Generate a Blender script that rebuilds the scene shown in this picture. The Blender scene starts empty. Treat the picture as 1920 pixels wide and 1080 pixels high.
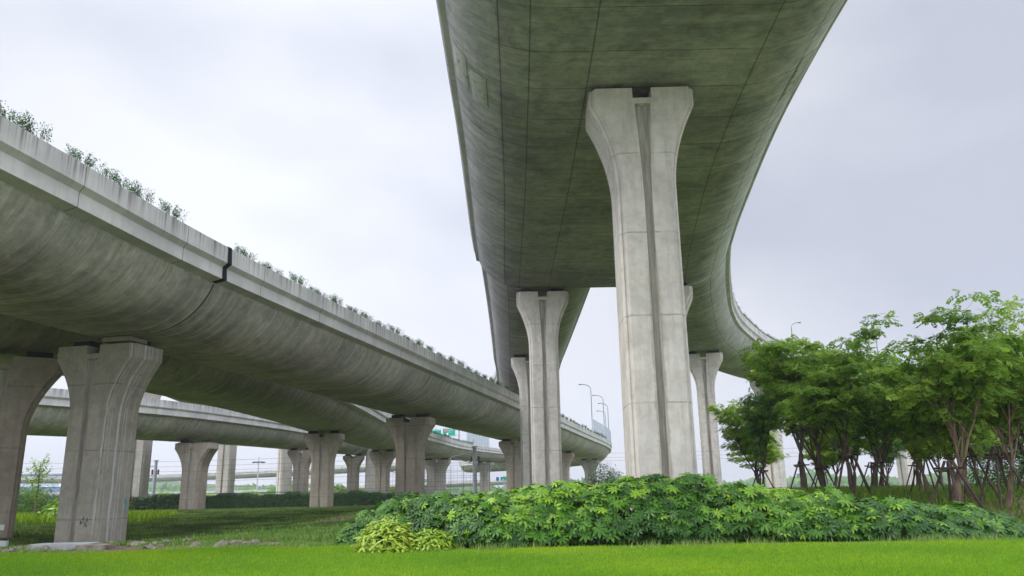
import bpy, math, random
import numpy as np
from mathutils import Vector, Matrix, noise as mnoise
random.seed(7); RNG = np.random.default_rng(7)
rad = math.radians
SC = bpy.context.scene; COL = SC.collection

# ------------------------------------------------------------------ camera
PITCH, ROLL = rad(14.6), 0.018
EYE = Vector((0, 0, 1.1))
cd = bpy.data.cameras.new('camera'); cam = bpy.data.objects.new('camera', cd); COL.objects.link(cam)
cd.sensor_width = 36; cd.lens = 36 * 1481 / 1920; cd.clip_start = .1; cd.clip_end = 6000
_F = Vector((0, math.cos(PITCH), math.sin(PITCH))); _U = Vector((0, -math.sin(PITCH), math.cos(PITCH))); _R = Vector((1, 0, 0))
_r = _R * math.cos(ROLL) - _U * math.sin(ROLL); _u = _U * math.cos(ROLL) + _R * math.sin(ROLL)
m = Matrix.Identity(4)
for i in range(3):
    m[i][0] = _r[i]; m[i][1] = _u[i]; m[i][2] = -_F[i]; m[i][3] = EYE[i]
cam.matrix_world = m; SC.camera = cam

# ------------------------------------------------------------------ world and sun (overcast)
SUN_EL, SUN_AZ = rad(50), rad(-105)          # azimuth from +Y towards +X
w = bpy.data.worlds.new('World'); SC.world = w; w.use_nodes = True
nt = w.node_tree; nt.nodes.clear(); N = nt.nodes.new; L = nt.links.new
out = N('ShaderNodeOutputWorld')
sky = N('ShaderNodeTexSky'); sky.sky_type = 'NISHITA'; sky.sun_disc = False; sky.sun_elevation = SUN_EL; sky.sun_rotation = SUN_AZ
bg1 = N('ShaderNodeBackground'); bg1.inputs[1].default_value = .05; L(sky.outputs[0], bg1.inputs[0])
tc = N('ShaderNodeTexCoord'); mp = N('ShaderNodeMapping'); mp.inputs['Scale'].default_value = (1, 1, 1.9); mp.inputs['Location'].default_value = (.35, .1, .2)
L(tc.outputs['Generated'], mp.inputs[0])
n1 = N('ShaderNodeTexNoise'); n1.inputs['Scale'].default_value = 1.6; n1.inputs['Detail'].default_value = 6; n1.inputs['Roughness'].default_value = .45
L(mp.outputs[0], n1.inputs['Vector'])
cr = N('ShaderNodeValToRGB'); e = cr.color_ramp.elements
e[0].position = .40; e[0].color = (.385, .408, .478, 1); e[1].position = .59; e[1].color = (.535, .55, .60, 1)
L(n1.outputs['Fac'], cr.inputs[0])
sep = N('ShaderNodeSeparateXYZ'); L(tc.outputs['Generated'], sep.inputs[0])
def wmath(op, a, b=None, c=None):
    n = N('ShaderNodeMath'); n.operation = op
    for i, v in enumerate((a, b, c)):
        if v is None: continue
        if isinstance(v, (int, float)): n.inputs[i].default_value = v
        else: L(v, n.inputs[i])
    return n.outputs[0]
def wmap(v, a, b, c, d):
    n = N('ShaderNodeMapRange'); n.interpolation_type = 'SMOOTHSTEP'
    for i, q in enumerate((a, b, c, d)): n.inputs[i + 1].default_value = q
    L(v, n.inputs[0]); return n.outputs[0]
zen = wmap(sep.outputs['Z'], .50, .92, 0, 1)             # overcast sky: the zenith is the brightest part
back = wmap(sep.outputs['Y'], .15, -.5, 0, 1)
glow_dir = Vector((-.36, .80, .50)).normalized()
dp = N('ShaderNodeVectorMath'); dp.operation = 'DOT_PRODUCT'; L(tc.outputs['Generated'], dp.inputs[0]); dp.inputs[1].default_value = glow_dir
glow = wmap(dp.outputs['Value'], .84, 1.0, 0, .17)
glow2_dir = Vector((-.22, .95, .20)).normalized()
dq = N('ShaderNodeVectorMath'); dq.operation = 'DOT_PRODUCT'; L(tc.outputs['Generated'], dq.inputs[0]); dq.inputs[1].default_value = glow2_dir
glow2 = wmap(dq.outputs['Value'], .90, 1.0, 0, .13)
hz = wmap(sep.outputs['Z'], .0, .26, .09, 0)
gain = wmath('ADD', wmath('ADD', wmath('ADD', wmath('ADD', 1.0, wmath('MULTIPLY', zen, 2.5)), wmath('MULTIPLY', back, 1.9)), glow), wmath('ADD', glow2, hz))
bg2 = N('ShaderNodeBackground'); L(cr.outputs[0], bg2.inputs[0]); L(gain, bg2.inputs[1])
mx = N('ShaderNodeMixShader'); mx.inputs[0].default_value = .93; L(bg1.outputs[0], mx.inputs[1]); L(bg2.outputs[0], mx.inputs[2]); L(mx.outputs[0], out.inputs[0])
sd = bpy.data.lights.new('sun', 'SUN'); sd.energy = 1.5; sd.angle = rad(16); sd.color = (1, .96, .9)
so = bpy.data.objects.new('sun', sd); COL.objects.link(so)
sdir = Vector((math.sin(SUN_AZ) * math.cos(SUN_EL), math.cos(SUN_AZ) * math.cos(SUN_EL), math.sin(SUN_EL)))
so.rotation_euler = sdir.to_track_quat('Z', 'Y').to_euler(); so.location = (0, 0, 60)
SC.view_settings.view_transform = 'Standard'; SC.view_settings.look = 'None'; SC.view_settings.exposure = 0.62; SC.view_settings.gamma = 1

# ------------------------------------------------------------------ helpers
def tag(o, label=None, cat=None, group=None, kind=None):
    if label: o['label'] = label
    if cat: o['category'] = cat
    if group: o['group'] = group
    if kind: o['kind'] = kind
    return o
def empty(name, loc=(0, 0, 0), rz=0, **k):
    o = bpy.data.objects.new(name, None); COL.objects.link(o); o.location = loc; o.rotation_euler = (0, 0, rz); o.empty_display_size = .3
    return tag(o, **k)
def mesh_obj(name, V, faces, mat, parent=None, smooth=False, loc=(0, 0, 0), rz=0, sharp=None, mats=None, fmat=None, luv=None, tint=None):
    """faces: list of index arrays (n,k) of constant k each, or list of lists"""
    me = bpy.data.meshes.new(name); V = np.asarray(V, dtype=np.float32).reshape(-1, 3)
    if not isinstance(faces, (list, tuple)): faces = [faces]
    if len(faces) and not isinstance(faces[0], np.ndarray):
        me.from_pydata([tuple(map(float, v)) for v in V], [], [list(map(int, f)) for f in faces])
    else:
        me.vertices.add(len(V)); me.vertices.foreach_set('co', V.ravel())
        loops = np.concatenate([f.ravel() for f in faces]).astype(np.int32)
        tot = np.concatenate([np.full(len(f), f.shape[1]) for f in faces]).astype(np.int32)
        st = np.concatenate([[0], np.cumsum(tot)[:-1]]).astype(np.int32)
        me.loops.add(len(loops)); me.loops.foreach_set('vertex_index', loops)
        me.polygons.add(len(tot)); me.polygons.foreach_set('loop_start', st); me.polygons.foreach_set('loop_total', tot)
        me.update(calc_edges=True)
    for q in (mats or [mat]): me.materials.append(q)
    if fmat is not None: me.polygons.foreach_set('material_index', np.asarray(fmat, dtype=np.int32))
    if luv is not None:
        uv = me.uv_layers.new(name='UVMap'); uv.data.foreach_set('uv', np.asarray(luv, dtype=np.float32).ravel())
    if tint is not None:
        a = me.attributes.new('tint', 'FLOAT', 'POINT'); a.data.foreach_set('value', np.asarray(tint, dtype=np.float32))
    if smooth:
        me.polygons.foreach_set('use_smooth', np.ones(len(me.polygons), dtype=bool))
        if sharp: me.set_sharp_from_angle(angle=rad(sharp))
    me.validate(); me.update()
    o = bpy.data.objects.new(name, me); COL.objects.link(o); o.location = loc; o.rotation_euler = (0, 0, rz)
    if parent: o.parent = parent
    return o
class MB:
    def __init__(s): s.v = []; s.f = []
    def add(s, vs, fs):
        b = len(s.v); s.v += [tuple(q) for q in vs]; s.f += [[i + b for i in f] for f in fs]; return s
    def box(s, c, d, rz=0, bev=0):
        cx, cy, cz = c; hx, hy, hz_ = d[0] / 2, d[1] / 2, d[2] / 2; ca, sa = math.cos(rz), math.sin(rz)
        if bev:
            pts = [(-hx + bev, -hy), (hx - bev, -hy), (hx, -hy + bev), (hx, hy - bev), (hx - bev, hy), (-hx + bev, hy), (-hx, hy - bev), (-hx, -hy + bev)]
        else: pts = [(-hx, -hy), (hx, -hy), (hx, hy), (-hx, hy)]
        pts = [(cx + x * ca - y * sa, cy + x * sa + y * ca) for x, y in pts]; n = len(pts)
        vs = [(x, y, cz - hz_) for x, y in pts] + [(x, y, cz + hz_) for x, y in pts]
        fs = [list(range(n))[::-1], list(range(n, 2 * n))] + [[i, (i + 1) % n, n + (i + 1) % n, n + i] for i in range(n)]
        return s.add(vs, fs)
    def tube(s, pts, r, n=6, cap=True):
        pts = [Vector(p) for p in pts]
        if isinstance(r, (int, float)): r = [r] * len(pts)
        vs = []; ref = None
        for i, p in enumerate(pts):
            t = (pts[min(i + 1, len(pts) - 1)] - pts[max(i - 1, 0)]).normalized()
            if ref is None:
                ref = t.cross(Vector((0, 0, 1)) if abs(t.z) < .9 else Vector((1, 0, 0))).normalized()
            ref = (ref - t * ref.dot(t)).normalized(); b = t.cross(ref)
            for k in range(n):
                a = 2 * math.pi * k / n; vs.append(p + (ref * math.cos(a) + b * math.sin(a)) * r[i])
        fs = [[i * n + k, i * n + (k + 1) % n, (i + 1) * n + (k + 1) % n, (i + 1) * n + k] for i in range(len(pts) - 1) for k in range(n)]
        if cap: fs += [list(range(n))[::-1], [(len(pts) - 1) * n + k for k in range(n)]]
        return s.add(vs, fs)
    def build(s, name, mat, parent=None, **k): return mesh_obj(name, s.v, s.f, mat, parent, **k)
def sstep(t): t = np.clip(t, 0, 1); return t * t * (3 - 2 * t)
def fbm(x, y, z=0., o=3): return mnoise.fractal(Vector((x, y, z)), 1.0, 2.0, o)
def ground(x, y):
    x = np.asarray(x, dtype=float); y = np.asarray(y, dtype=float)
    h = .04 + .10 * sstep((y - 11) / 5) * (1 - .7 * sstep((y - 17) / 8)) + .17 * sstep((y - 35) / 35)
    h = h + .85 * sstep((x - 3.5) / 7) * sstep((y - 18) / 10) * (1 - .5 * sstep((y - 55) / 30))
    h = h + .27 * sstep((y - 16.8) / 7.5) * sstep((x + 10.5) / 3.5) * (1 - sstep((x + 3.5) / 6))
    h = h - .5 * np.exp(-((x + 14.5) / 6.5) ** 2 - ((y - 28) / 6.5) ** 2)
    h = h - .45 * sstep((-x - 34) / 12) * sstep((y - 70) / 12) * (1 - sstep((y - 110) / 40))
    return h

# ------------------------------------------------------------------ material DSL
class Mat:
    def __init__(s, name, rough=.8, spec=.3):
        s.m = bpy.data.materials.new(name); s.m.use_nodes = True; s.t = s.m.node_tree
        s.b = s.t.nodes['Principled BSDF']; s.b.inputs['Roughness'].default_value = rough; s.b.inputs['Specular IOR Level'].default_value = spec
    def n(s, ty, **k):
        q = s.t.nodes.new(ty)
        for a, v in k.items(): setattr(q, a, v)
        return q
    def l(s, a, b):
        if isinstance(a, (int, float, tuple)): b.default_value = a
        else: s.t.links.new(a, b)
    def coord(s, kind='Object', scale=(1, 1, 1), loc=(0, 0, 0)):
        c = s.n('ShaderNodeTexCoord'); p = s.n('ShaderNodeMapping'); p.inputs['Scale'].default_value = scale; p.inputs['Location'].default_value = loc
        s.l(c.outputs[kind], p.inputs[0]); return p.outputs[0]
    def noise(s, v, scale, detail=4, rough=.55, dist=0):
        q = s.n('ShaderNodeTexNoise'); q.inputs['Scale'].default_value = scale; q.inputs['Detail'].default_value = detail
        q.inputs['Roughness'].default_value = rough; q.inputs['Distortion'].default_value = dist; s.l(v, q.inputs['Vector']); return q.outputs['Fac']
    def math(s, op, a, b=None, c=None):
        q = s.n('ShaderNodeMath', operation=op)
        for i, v in enumerate((a, b, c)):
            if v is not None: s.l(v, q.inputs[i])
        return q.outputs[0]
    def rng(s, v, a, b, c=0., d=1.):
        q = s.n('ShaderNodeMapRange', interpolation_type='SMOOTHSTEP'); s.l(v, q.inputs[0])
        for i, z in enumerate((a, b, c, d)): q.inputs[i + 1].default_value = z
        return q.outputs[0]
    def mix(s, f, a, b, mode='MIX'):
        q = s.n('ShaderNodeMix', data_type='RGBA', blend_type=mode)
        s.l(f, q.inputs[0])
        for i, z in ((6, a), (7, b)):
            if isinstance(z, tuple) and len(z) == 3: z = (*z, 1)
            s.l(z, q.inputs[i])
        return q.outputs[2]
    def ramp(s, v, stops):
        q = s.n('ShaderNodeValToRGB'); el = q.color_ramp.elements
        while len(el) < len(stops): el.new(.5)
        for i, (p, c) in enumerate(stops): el[i].position = p; el[i].color = (*c, 1)
        s.l(v, q.inputs[0]); return q.outputs[0]
    def color(s, c):
        if isinstance(c, tuple) and len(c) == 3: c = (*c, 1)
        s.l(c, s.b.inputs['Base Color']); return s
    def bump(s, h, strength=.3, dist=.02):
        q = s.n('ShaderNodeBump'); q.inputs['Strength'].default_value = strength; q.inputs['Distance'].default_value = dist
        s.l(h, q.inputs['Height']); s.l(q.outputs[0], s.b.inputs['Normal']); return s
    def sepxyz(s, v):
        q = s.n('ShaderNodeSeparateXYZ'); s.l(v, q.inputs[0]); return q.outputs
    def attr(s, name='tint'):
        q = s.n('ShaderNodeAttribute'); q.attribute_name = name; return q.outputs['Fac']
def lines(M, u, period, half, off=0.):
    f = M.math('FRACT', M.math('DIVIDE', M.math('ADD', u, off + 1000 * period), period))
    d = M.math('MULTIPLY', M.math('ABSOLUTE', M.math('SUBTRACT', f, .5)), period)      # distance from the mid of a cell
    return M.rng(d, half * 2.2, half * .6)
def lineat(M, v, at, half):
    return M.rng(M.math('ABSOLUTE', M.math('SUBTRACT', v, at)), half * 2.2, half * .6)

def girder_mat(name, dark, light, warm, longs=(1.9, 4.0, 5.1), seed=0.,  period=2.0, linestr=.75, wingv=2.0, wingf=.8, wing=((.36, .36, .36), (.52, .52, .52))):
    M = Mat(name, .75, .25)
    uv = M.coord('UV'); U, V_, _ = M.sepxyz(uv)
    ob = M.coord('Object', loc=(seed, seed * .7, 0))
    big = M.noise(ob, .22, 4, .6)
    col = M.mix(M.rng(big, .35, .68), dark, light)
    st = M.noise(M.coord('UV', (2.6, .16, 1), (seed, 0, 0)), 1.0, 5, .62, .25)   # streaks across the deck
    col = M.mix(M.rng(st, .42, .75, 0, .30 if 'green' in name else .5), col, tuple(c * 1.7 for c in light))
    st2 = M.noise(M.coord('UV', (1.1, .22, 1), (seed + 9, 3, 0)), 1.0, 5, .7, .6)
    col = M.mix(M.rng(st2, .52, .74, 0, .3 if 'green' in name else .6), col, tuple(c * .55 for c in dark))
    col = M.mix(M.rng(M.noise(ob, .55, 5, .65, .8), .56, .72, 0, .55), col, warm)
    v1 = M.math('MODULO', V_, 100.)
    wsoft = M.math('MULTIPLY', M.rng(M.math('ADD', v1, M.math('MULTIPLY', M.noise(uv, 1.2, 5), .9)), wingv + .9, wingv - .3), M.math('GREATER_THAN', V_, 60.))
    col = M.mix(M.math('MULTIPLY', wsoft, min(1., wingf * 1.15)), col, M.mix(M.rng(st, .3, .7), tuple(c * 1.2 for c in wing[0]), tuple(c * 1.15 for c in wing[1])))  # right wing: sky brightness blended into the colour, with a soft inner edge
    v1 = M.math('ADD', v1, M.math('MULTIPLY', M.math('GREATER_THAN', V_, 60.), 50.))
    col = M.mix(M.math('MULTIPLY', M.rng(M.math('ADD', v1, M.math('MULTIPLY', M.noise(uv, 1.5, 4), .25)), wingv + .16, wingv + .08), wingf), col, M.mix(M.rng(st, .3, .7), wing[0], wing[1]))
    cb = M.n('ShaderNodeCombineXYZ'); M.l(M.math('FLOOR', M.math('DIVIDE', M.math('ADD', U, period / 2), period)), cb.inputs[0]); M.l(M.math('FLOOR', M.math('DIVIDE', V_, 1.25)), cb.inputs[1])
    wn = M.n('ShaderNodeTexWhiteNoise'); M.l(cb.outputs[0], wn.inputs['Vector'])
    col = M.mix(.22, col, M.ramp(wn.outputs['Value'], [(0, (.38, .38, .38)), (1, (.64, .64, .64))]), 'OVERLAY')
    fine = M.noise(M.coord('UV', (14, 1.2, 1), (seed, 0, 0)), 1.0, 3, .6)
    col = M.mix(.28, col, M.ramp(fine, [(.3, (.3, .3, .3)), (.7, (.75, .75, .75))]), 'OVERLAY')
    ln = M.math('MULTIPLY', lines(M, U, period, .012), M.rng(M.noise(uv, .6, 3), .35, .55, .3, 1))
    for v in longs: ln = M.math('MAXIMUM', ln, M.math('MULTIPLY', lineat(M, V_, v, .013), .9))
    ln = M.math('MULTIPLY', ln, linestr)
    col = M.mix(ln, col, tuple(c * .25 for c in dark))
    bl = M.noise(ob, .8, 7, .7, 1.2)
    col = M.mix(.6 if 'green' in name else .35, col, M.ramp(bl, [(.32, (.28, .29, .29)), (.5, (.5, .5, .49)), (.7, (.66, .64, .58))]), 'OVERLAY')
    mot = M.noise(ob, 2.6, 9, .75, .4)
    col = M.mix(.75, col, M.ramp(mot, [(.3, (.30, .31, .30)), (.5, (.5, .5, .5)), (.72, (.72, .71, .69))]), 'OVERLAY')
    spk = M.noise(ob, 22, 2, .5)
    col = M.mix(M.rng(spk, .68, .76, 0, .35), col, tuple(c * .4 for c in dark))
    M.color(col).bump(M.math('SUBTRACT', M.math('ADD', fine, M.math('MULTIPLY', st, .5)), ln), .35, .03)
    return M.m
# belly concrete: formwork release and algae leave it green; the paler wings are a formwork band with sky light painted into the colour
MAT = {}
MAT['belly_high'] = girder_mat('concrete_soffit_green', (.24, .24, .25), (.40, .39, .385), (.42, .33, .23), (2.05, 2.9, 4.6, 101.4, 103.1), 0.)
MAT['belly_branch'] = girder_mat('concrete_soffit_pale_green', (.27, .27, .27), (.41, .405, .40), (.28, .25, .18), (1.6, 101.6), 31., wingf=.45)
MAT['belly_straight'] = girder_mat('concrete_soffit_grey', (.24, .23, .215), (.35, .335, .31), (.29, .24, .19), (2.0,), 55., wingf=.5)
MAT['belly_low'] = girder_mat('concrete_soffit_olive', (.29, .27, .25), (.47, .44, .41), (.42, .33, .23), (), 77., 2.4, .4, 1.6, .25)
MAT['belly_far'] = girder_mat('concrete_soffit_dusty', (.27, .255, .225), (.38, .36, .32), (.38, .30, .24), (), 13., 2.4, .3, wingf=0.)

def parapet_mat():
    M = Mat('concrete_parapet', .8, .25); uv = M.coord('UV'); U, V_, _ = M.sepxyz(uv)
    ob = M.coord('Object')
    col = M.mix(M.rng(M.noise(ob, .7, 4), .35, .7), (.50, .49, .485), (.64, .63, .62))
    st = M.noise(M.coord('UV', (4.5, .10, 1)), 1.0, 5, .8)                       # rain streaks down from the top edge
    top = M.rng(M.math('ADD', V_, M.math('MULTIPLY', st, .9)), 1.55, 2.3, .12, 1)
    col = M.mix(M.math('MULTIPLY', M.rng(st, .44, .62), M.math('MULTIPLY', top, .75)), col, (.13, .115, .11))
    col = M.mix(M.rng(M.noise(ob, 3.5, 5, .7), .55, .8, 0, .35), col, (.27, .26, .24))
    ln = M.math('MULTIPLY', lines(M, U, 5.0, .012), .8)
    col = M.mix(ln, col, (.08, .08, .08))
    M.color(col).bump(M.noise(ob, 14, 4), .15, .02); return M.m
MAT['parapet'] = parapet_mat()
def pier_mat(name, base, leach=False, seed=0.):
    M = Mat(name, .82, .22); ob = M.coord('Object', loc=(0, 0, 0)); X, Y, Z = M.sepxyz(ob)
    col = M.mix(M.rng(M.noise(M.coord('Object', loc=(seed, 0, 3)), .9, 5, .6), .3, .7), tuple(c * .84 for c in base), tuple(c * 1.06 for c in base))
    st = M.noise(M.coord('Object', (5, 5, .25), (seed, 1, 2)), 1.0, 5, .65, .2)
    col = M.mix(M.rng(st, .48, .72, 0, .55), col, tuple(c * .62 for c in base))
    st2 = M.noise(M.coord('Object', (3, 3, .5), (seed + 5, 4, 2)), 1.0, 6, .75, .6)
    col = M.mix(M.rng(st2, .56, .74, 0, .5), col, (base[0] * 1.28, base[1] * 1.27, base[2] * 1.27))
    f = M.math('FRACT', M.math('DIVIDE', M.math('ADD', Z, M.math('MULTIPLY', M.noise(ob, .8, 2), .06)), 2.35))
    d = M.math('MULTIPLY', M.math('ABSOLUTE', M.math('SUBTRACT', f, .5)), 2.35)
    ln = M.math('MULTIPLY', M.rng(d, .035, .008), M.rng(M.noise(ob, 1.3, 3), .35, .6, .25, .8))
    col = M.mix(ln, col, tuple(c * .5 for c in base))
    mot = M.noise(ob, 3.2, 9, .75, .4)
    col = M.mix(.6, col, M.ramp(mot, [(.3, (.34, .34, .33)), (.5, (.5, .5, .5)), (.72, (.66, .66, .66))]), 'OVERLAY')
    col = M.mix(M.rng(M.math('ADD', Z, M.math('MULTIPLY', M.noise(ob, 2.5, 5), 1.2)), 1.9, .6, 0, .35), col, (.40, .33, .27))
    pits = M.n('ShaderNodeTexVoronoi'); M.l(ob, pits.inputs['Vector']); pits.inputs['Scale'].default_value = 6
    col = M.mix(M.rng(pits.outputs['Distance'], .055, .03, 0, .6), col, tuple(c * .4 for c in base))
    col = M.mix(M.rng(M.noise(ob, 2.2, 4, .7), .62, .75, 0, .3), col, (.33, .25, .17))
    if name == 'concrete_pier_pale':   # water stain along the groove
        wv = M.math('ADD', M.math('ABSOLUTE', X), M.math('MULTIPLY', M.math('SUBTRACT', M.noise(M.coord('Object', (4, 4, 2.2)), 1, 5, .7), .5), .22))
        col = M.mix(M.math('MULTIPLY', M.rng(wv, .19, .12), M.math('MULTIPLY', M.rng(Z, 8.2, 6.5), .55)), col, (.27, .215, .16))
    if leach:   # lime runs down the right flank
        for y0, wd, s_ in ((-.25, .07, .9), (-.02, .03, .7), (.12, .035, .6), (-.82, .035, .6), (-.62, .03, .5), (.45, .03, .45)):
            yy = M.math('ADD', M.math('SUBTRACT', Y, y0), M.math('MULTIPLY', M.math('SUBTRACT', M.noise(M.coord('Object', (1, 1, .8), (y0 * 7, 0, 0)), 1.2, 3), .5), .16))
            g = M.math('MULTIPLY', M.rng(M.math('ABSOLUTE', yy), wd, wd * .35), M.math('MULTIPLY', M.rng(X, .3, .5), M.rng(M.noise(M.coord('Object', (9, 9, 1.2)), 1, 4, .8), .36, .52)))
            col = M.mix(M.math('MULTIPLY', g, s_), col, (.60, .62, .64))
    M.color(col).bump(M.math('ADD', M.noise(ob, 18, 4), M.math('MULTIPLY', st, .6)), .22, .02); return M.m
MAT['pier'] = pier_mat('concrete_pier_pale', (.62, .575, .53))
MAT['pier_low'] = pier_mat('concrete_pier_taupe', (.40, .345, .29), seed=4.)
MAT['pier_leach'] = pier_mat('concrete_pier_lime_streaked', (.40, .37, .315), True, 4.)
MAT['pier_far'] = pier_mat('concrete_pier_dusty', (.40, .37, .34), seed=9.)
M = Mat('groove_grime', .9, .15); M.color(M.mix(M.rng(M.noise(M.coord('Object', (6, 6, .6)), 1, 5, .7), .35, .7), (.28, .255, .22), (.48, .455, .41))); MAT['groove'] = M.m
M = Mat('bearing_steel', .6, .3); M.color((.03, .03, .032)); MAT['bearing'] = M.m
M = Mat('joint_rubber', .7, .2); M.color((.012, .013, .022)); MAT['joint'] = M.m
M = Mat('asphalt', .9, .2); M.color(M.mix(M.noise(M.coord(), 3, 5), (.04, .04, .042), (.065, .065, .065))); MAT['asphalt'] = M.m
M = Mat('repair_mortar', .85, .2); ob = M.coord('Object')
M.color(M.mix(M.rng(M.noise(ob, 3.5, 5, .7), .5, .68), (.52, .53, .49), (.28, .19, .11))); MAT['patch'] = M.m
M = Mat('galvanised_steel', .55, .4); M.color(M.mix(M.noise(M.coord(), 4, 3), (.34, .38, .43), (.46, .50, .55))); MAT['steel'] = M.m
M = Mat('lamp_head_dark', .5, .4); M.color((.10, .11, .12)); MAT['lamphead'] = M.m
M = Mat('lamp_pole_grey', .5, .4); M.color((.17, .19, .22)); MAT['polegrey'] = M.m
M = Mat('insulator_brown', .35, .5); M.color((.10, .07, .06)); MAT['insul'] = M.m
M = Mat('cable_grey', .6, .3); M.color((.16, .15, .16)); MAT['cable'] = M.m
M = Mat('cable_red', .6, .3); M.color((.36, .13, .12)); MAT['cable_red'] = M.m
M = Mat('barrier_glass', .12, .5); M.color((.40, .50, .56)); M.b.inputs['Alpha'].default_value = .55; MAT['glass'] = M.m
M = Mat('sign_green', .45, .4); M.color(M.mix(M.noise(M.coord(), 2, 3), (.0, .30, .20), (.005, .36, .24))); MAT['sign'] = M.m
M = Mat('sign_white', .5, .3); M.color((.8, .85, .82)); MAT['white'] = M.m
M = Mat('sign_red', .5, .3); M.color((.55, .05, .07)); MAT['red'] = M.m
M = Mat('sign_blue', .5, .3); M.color((.02, .16, .40)); MAT['blue'] = M.m
M = Mat('teal_paint', .6, .3); M.color((.05, .42, .45)); MAT['teal'] = M.m
M = Mat('dark_panel', .6, .3); M.color(M.mix(M.noise(M.coord(), 1.5, 3), (.018, .026, .038), (.04, .05, .065))); MAT['panel'] = M.m
M = Mat('blue_cladding', .5, .4); X, Y, Z = M.sepxyz(M.coord()); M.color(M.mix(lines(M, Z, 1.6, .18), (.10, .21, .36), (.22, .34, .48))); MAT['cladding'] = M.m
M = Mat('grey_roofing', .5, .4); X, Y, Z = M.sepxyz(M.coord()); M.color(M.mix(lines(M, X, 6, .3), (.20, .25, .31), (.42, .46, .5))); MAT['roofing'] = M.m

def leaf_mat(name, c0, c1, c2, rough=.45, spec=.4, trans=.25):
    M = Mat(name, rough, spec)
    t = M.attr('tint'); col = M.ramp(t, [(0, c0), (.5, c1), (1, c2)])
    col = M.mix(M.rng(M.noise(M.coord('Object'), 9, 2), .3, .7, 0, .3), col, tuple(c * .6 for c in c0))
    M.color(col)
    tr = M.n('ShaderNodeBsdfTranslucent'); M.l(col, tr.inputs[0]); ms = M.n('ShaderNodeMixShader'); ms.inputs[0].default_value = trans
    o = M.t.nodes['Material Output']; M.l(M.b.outputs[0], ms.inputs[1]); M.l(tr.outputs[0], ms.inputs[2]); M.l(ms.outputs[0], o.inputs[0]); return M.m
MAT['palm'] = leaf_mat('fatsia_leaf', (.025, .085, .012), (.09, .235, .018), (.34, .55, .04), .40, .3, .14)
MAT['variegated'] = leaf_mat('yellow_green_leaf', (.17, .33, .02), (.40, .56, .045), (.66, .73, .14), .4, .4)
MAT['tree'] = leaf_mat('tree_leaf', (.11, .23, .03), (.27, .45, .05), (.50, .66, .10), .5, .2, .55)
MAT['tree_blue'] = leaf_mat('tree_leaf_cool', (.07, .17, .04), (.17, .34, .06), (.34, .52, .10), .5, .2, .5)
MAT['tree_light'] = leaf_mat('tree_leaf_fresh', (.16, .30, .02), (.34, .54, .035), (.56, .72, .08), .45, .35, .4)
MAT['hedge'] = leaf_mat('hedge_leaf', (.018, .06, .012), (.045, .13, .025), (.12, .27, .05), .4, .4, .15)
MAT['lawn'] = leaf_mat('lawn_blade', (.12, .30, .012), (.25, .48, .018), (.52, .64, .03), .6, .2, .3)
MAT['clover'] = leaf_mat('clover_leaf', (.11, .24, .04), (.24, .40, .07), (.50, .52, .22), .6, .25, .25)
MAT['rough_grass'] = leaf_mat('rough_grass_blade', (.04, .08, .02), (.11, .19, .035), (.26, .36, .07), .7, .2, .2)
MAT['yellow_weed'] = leaf_mat('yellow_weed_leaf', (.12, .24, .015), (.22, .38, .015), (.42, .54, .03), .6, .2, .3)
MAT['weed'] = leaf_mat('parapet_weed_leaf', (.03, .09, .02), (.055, .15, .03), (.11, .22, .05), .6, .2, .2)
M = Mat('flower_white', .6, .3); M.color((.75, .7, .68)); MAT['fwhite'] = M.m
M = Mat('flower_pink', .6, .3); M.color((.6, .12, .16)); MAT['fpink'] = M.m
def bark(name, a, b):
    M = Mat(name, .9, .15); M.color(M.mix(M.rng(M.noise(M.coord('Object', (9, 9, 2)), 1, 5, .7), .35, .65), a, b)).bump(M.noise(M.coord('Object', (20, 20, 5)), 1, 4), .5, .02); return M.m
MAT['bark'] = bark('bark_brown', (.06, .045, .038), (.15, .115, .09)); MAT['bark_pale'] = bark('bark_pale', (.13, .09, .065), (.27, .20, .14))
MAT['stake'] = bark('stake_wood', (.05, .035, .03), (.13, .09, .075)); MAT['rope'] = bark('rope_wrap', (.2, .16, .13), (.32, .27, .22))
M = Mat('rubble_stone', .9, .2); M.color(M.mix(M.rng(M.noise(M.coord(), 4, 5), .3, .7), (.15, .12, .095), (.36, .32, .28))).bump(M.noise(M.coord(), 12, 5), .4, .03); MAT['stone'] = M.m
M = Mat('slab_concrete', .85, .2); M.color(M.mix(M.noise(M.coord(), 5, 5), (.28, .30, .31), (.46, .48, .48))).bump(M.noise(M.coord(), 14, 5), .3, .02); MAT['slab'] = M.m

# ground: soil, thin grass, bare patches
M = Mat('ground_cover', .95, .1); ob = M.coord('Object'); X, Y, Z = M.sepxyz(ob)
nA = M.noise(ob, .35, 6, .65); nB = M.noise(ob, 6, 5, .7)
col = M.mix(M.rng(nA, .35, .65), (.06, .09, .03), (.11, .15, .04))
col = M.mix(M.rng(nB, .45, .7, 0, .7), col, (.10, .15, .03))
yr_ = M.math('SUBTRACT', Y, 21.5); xc_ = M.math('ADD', M.math('MULTIPLY', yr_, .085), -7.6)
hw_ = M.math('ADD', M.math('MULTIPLY', yr_, .11), .45)
pth = M.math('SUBTRACT', M.math('ADD', M.math('ABSOLUTE', M.math('SUBTRACT', X, xc_)), M.math('MULTIPLY', M.noise(ob, .9, 5), 1.4)), hw_)
inx = M.math('MULTIPLY', M.rng(Y, 20.5, 22.5), M.rng(Y, 46, 38))
soil = M.mix(M.rng(nB, .35, .65), (.13, .085, .065), (.26, .18, .14))
col = M.mix(M.math('MULTIPLY', M.rng(pth, 1.1, .5), inx), col, soil)
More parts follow.
